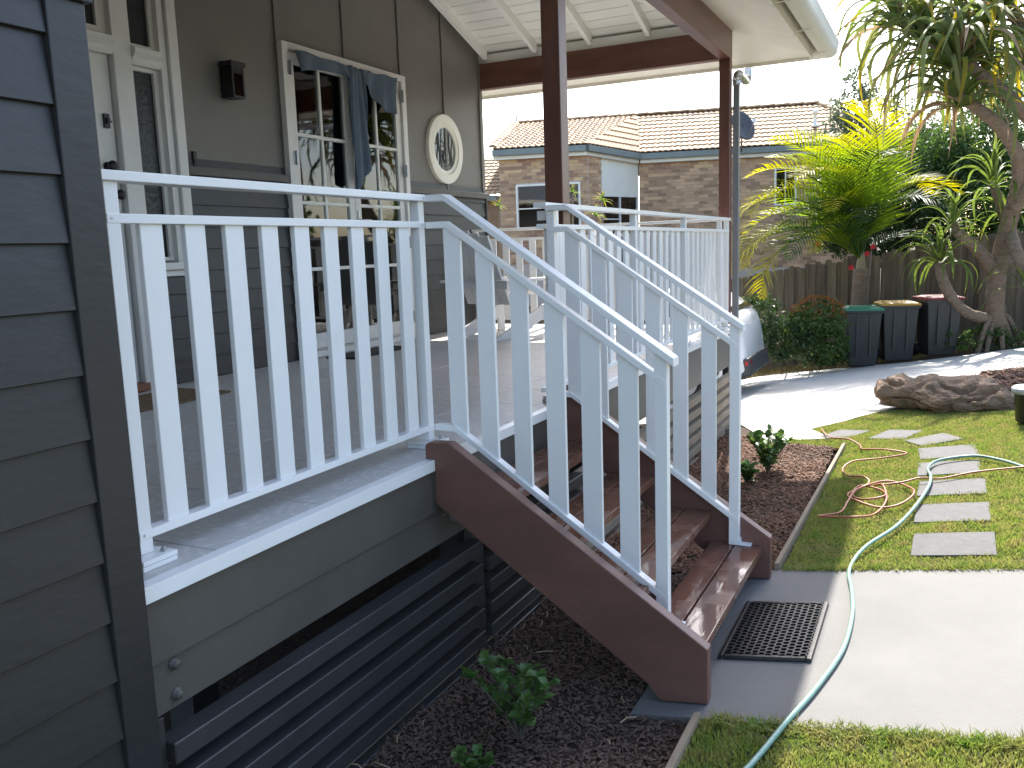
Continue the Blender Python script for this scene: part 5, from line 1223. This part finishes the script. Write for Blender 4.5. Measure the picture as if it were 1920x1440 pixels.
leafy('fine_leaved_tree', 'fine leaved grey green tree behind the brick house gable end', 'tree', gb(1640,560,17.5), [(atD(1640,240,17.5),(.8,.9,.7),1.5),(atD(1592,200,17.3),(.45,.5,.45),.45),(atD(1610,150,17.4),(.3,.4,.4),.3),(atD(1575,240,17.3),(.4,.4,.3),.35),(atD(1700,300,17.8),(.9,.9,.7),2),(atD(1850,250,18),(1.5,1.6,1.3),6),(atD(1760,330,17.6),(1.2,1.2,1.0),4),(atD(1660,330,17.2),(.7,.7,.5),1.2)], 24000, .075, LG, .07, 31)
leafy('dense_bush', 'dense dark glossy bush rising over the fence behind the palm', 'bush', gb(1690,560,15.20), [(atD(1680,370,15.20),(.7,.8,.6),3),(atD(1640,440,15.10),(.5,.55,.5),2),(atD(1720,420,15.20),(.6,.6,.5),2.5),(atD(1580,430,15.10),(.4,.5,.45),1.6),(atD(1760,360,15.40),(.5,.6,.4),2),(atD(1600,360,14.6),(.6,.7,.6),2)], 22000, .065, LD, .06, 32)
leafy('hedge_bush', 'mid green bush filling the gap behind the pandanus trunk', 'bush', gb(1830,560,15.30), [(atD(1820,400,15.30),(.9,.9,.7),3),(atD(1890,440,15.40),(.8,.8,.7),3),(atD(1780,330,15.50),(.5,.5,.45),2),(atD(1930,340,15.50),(.9,.9,.9),4),(atD(1830,290,15.80),(.9,.9,.7),3),(atD(1910,180,15.8),(.8,.9,.8),3),(atD(1740,300,15.8),(.8,.8,.6),3)], 32000, .075, LM_, .05, 33)
leafy('bright_bush', 'bright lime green bush beyond the pandanus fork', 'bush', gb(1860,560,15.10), [(atD(1856,465,15.00),(.28,.3,.28),3),(atD(1905,500,15.05),(.3,.3,.3),2)], 2600, .05, LB, .03, 34)
# shrub with red new growth in a terracotta pot
sb_ = at(1512,676)
rs_ = leafy('potted_shrub', 'bushy shrub with orange red leaf tips beside the green lidded bin', 'shrub', sb_+Vector((0,0,.2)), [(atD(1530,600,12.5),(.36,.40,.28),4),(atD(1500,630,12.6),(.3,.35,.25),2),(atD(1560,640,12.6),(.26,.28,.28),2)], 4600, .055, LM_, .03, 35)
tips = MB(); q = random.Random(4)
for k in range(170):
    a = q.uniform(0,6.28); e = q.uniform(.15,1.5); c = atD(1532,600,12.5)+Vector((.36*math.cos(a)*math.cos(e), .40*math.sin(a)*math.cos(e), .32*math.sin(e)))
    for j in range(3):
        dv = Vector((q.uniform(-1,1),q.uniform(-1,1),q.uniform(.2,1.4))).normalized(); sd = dv.orthogonal().normalized(); l = q.uniform(.04,.07); tips.add([c, c+dv*l*.5+sd*l*.22, c+dv*l, c+dv*l*.5-sd*l*.22], [(0,1,2,3)])
tag(tips.build('red_leaf_tips', LR_, rs_), kind='stuff')
tp = thing('terracotta_pot', 'brown terracotta pot holding the red tipped shrub', 'pot', sb_)
MB().lathe([(.14,0),(.15,.01),(.19,.24),(.215,.25),(.215,.30),(.19,.30),(.17,.22),(.001,.22)], tuple(sb_), 24).build('body', mat('terracotta', (.16,.07,.045), (.10,.045,.03), rough=.8, scale=6), tp, smooth=True)
# dry skirted clump beside the car
DRY = [leaf_strap(.75,.012,2.9,.3,8,.4,1.2).mesh('dry_leaf', PL_[2]), leaf_strap(.6,.014,3.0,.3,8,0,.9).mesh('dry_leaf', PL_[2])]; DGR = leaf_strap(.55,.014,1.6,.4,8,.2,1.2).mesh('leaf', PL_[1])
cb2 = at(1446,680); cpl = thing('grass_tree', 'shaggy clump with dry hanging leaves behind the car', 'plant', cb2)
MB().tube([cb2, cb2+Vector((0,.02,.35)), cb2+Vector((0,.05,.62))], [.035,.03,.03], 8).build('trunk', M['branch'], cpl, smooth=True)
for k in range(80):
    a = q.uniform(0,6.28); el = q.uniform(-.3,.9); dv = (math.cos(a)*math.cos(el), math.sin(a)*math.cos(el), math.sin(el)); inst(DRY[k%2], 'dry_leaf', cpl, cb2+Vector((q.uniform(-.05,.05),q.uniform(-.25,.25),.45+q.uniform(-.1,.3))), aim(dv, q.uniform(-.4,.4)))
for k in range(26):
    a = q.uniform(0,6.28); el = q.uniform(.2,1.3); dv = (math.cos(a)*math.cos(el), math.sin(a)*math.cos(el), math.sin(el)); inst(DGR, 'leaf', cpl, cb2+Vector((0,.05,.72)), aim(dv))
leafy('low_bush', 'low dark undergrowth at the fence foot beside the car', 'bush', at(1490,676), [(atD(1470,635,12.6),(.3,.5,.3),3),(atD(1540,665,12.9),(.2,.5,.2),2),(atD(1430,600,13.),(.3,.4,.4),2)], 5200, .06, LD, .03, 36)
leafy('low_bush', 'low mixed undergrowth around the pandanus roots', 'bush', gb(1845,655,12.5), [(atD(1850,632,12.6),(.25,.3,.18),2),(atD(1800,640,12.5),(.2,.3,.15),2),(atD(1910,640,12.6),(.3,.3,.2),2)], 1600, .05, LM_, .02, 37)
# hibiscus flowers on the bush behind the palm
hf = thing('hibiscus_shrub', 'small hibiscus shrub carrying a few red flowers behind the palm trunk', 'shrub', gb(1620,560,12.9))
MB().tube(spline([gb(1620,560,12.9), atD(1630,520,12.8), atD(1634,470,12.7)], 5), .012, 6).build('stem', M['branch'], hf, smooth=True)
redp = mat('red_petal', (.55,.03,.03), (.42,.02,.02), rough=.5, scale=8, transl=.3)
PT = MB().add([(0,0,0),(.03,.025,.02),(.065,.012,.01),(.065,-.012,.01),(.03,-.025,.02)], [(0,1,2,3,4)]).mesh('petal', redp)
for (px, py) in ((1637,463),(1626,476),(1596,502),(1533,457)):
    c = atD(px, py, 13.0)
    for k in range(5): inst(PT, 'petal', hf, c, Matrix.Rotation(R(-70),3,'Y') @ Matrix.Rotation(6.283*k/5, 3, 'Z') @ Matrix.Scale(.72,3))
for k, (x_, y_, sz) in enumerate(((6.5,-13.,1.9),(12.5,-15.,2.4),(0.5,-15.,2.2),(19.,-14.,2.3))):
    leafy('street_tree', ['round leafy tree across the street, opposite the driveway','tall leafy tree across the street, opposite the pandanus','leafy tree across the street facing the entry door','leafy tree far along the street past the pandanus'][k], 'tree', (x_,y_,T(x_,y_)), [(Vector((x_,y_,T(x_,y_)+sz*1.1)),(sz,sz,sz*.8),4),(Vector((x_+1,y_+.6,T(x_,y_)+sz*.7)),(sz*.7,sz*.7,sz*.5),2)], 6000, .2, LM_, .14, 50+k)
# spiky rosette plants beyond the deck end railing
SPK = grad_leaf('spiky_leaf', (.16,.26,.04), (.50,.40,.06), 0, .12, .30, .45, .4, .15)
SPM = leaf_strap(.30,.011,.9,.4,6,0,.35).mesh('leaf', SPK)
for lab, px, py, d, s in (('spiky yellow green rosette plant nearest the verandah wall corner', 936,388,14.5,.62),('tall spiky rosette plant beside the brown post', 1074,362,14.5,.60),('leaning spiky rosette plant just below the tallest one', 1063,384,14.3,.55),('spiky rosette plant in front of the cream panel window', 1130,378,14.5,.72),('low spiky rosette plant at the handrail top', 1118,405,14.,.75)):
    c = atD(px, py, d); b0 = Vector((c.x, c.y, T(c.x,c.y))); t = thing('spiky_plant', lab, 'plant', b0, 'spiky plants beyond the deck')
    MB().tube(spline([b0, b0.lerp(c,.5)+Vector((.03,.05,0)), c], 5), [.028-.0012*i for i in range(11)], 7).build('stem', M['bark'], t, smooth=True)
    for k in range(30):
        a = 6.283*k*.618; el = -.4+1.9*((k*.37)%1); dv = (math.cos(a)*math.cos(el), math.sin(a)*math.cos(el), math.sin(el)); inst(SPM, 'leaf', t, c, aim(dv, q.uniform(-.3,.3)) @ Matrix.Scale(s*q.uniform(.85,1.15), 3))
# verge litter by the kerb
tag(blades('grass', [[(10.9,.9),(12.4,.9),(12.4,-2.6),(11.8,-2.6),(11.2,-.9)]], 1800, .03, .10, mat('dry_verge_grass', (.20,.20,.06), (.30,.20,.09), rough=.7, scale=8, transl=.3), [], 8, (10.6,12.4,-3.,1.2), wid=.006), 'dry grass and leaf litter along the driveway edge', 'grass')
bpy.context.view_layer.update()
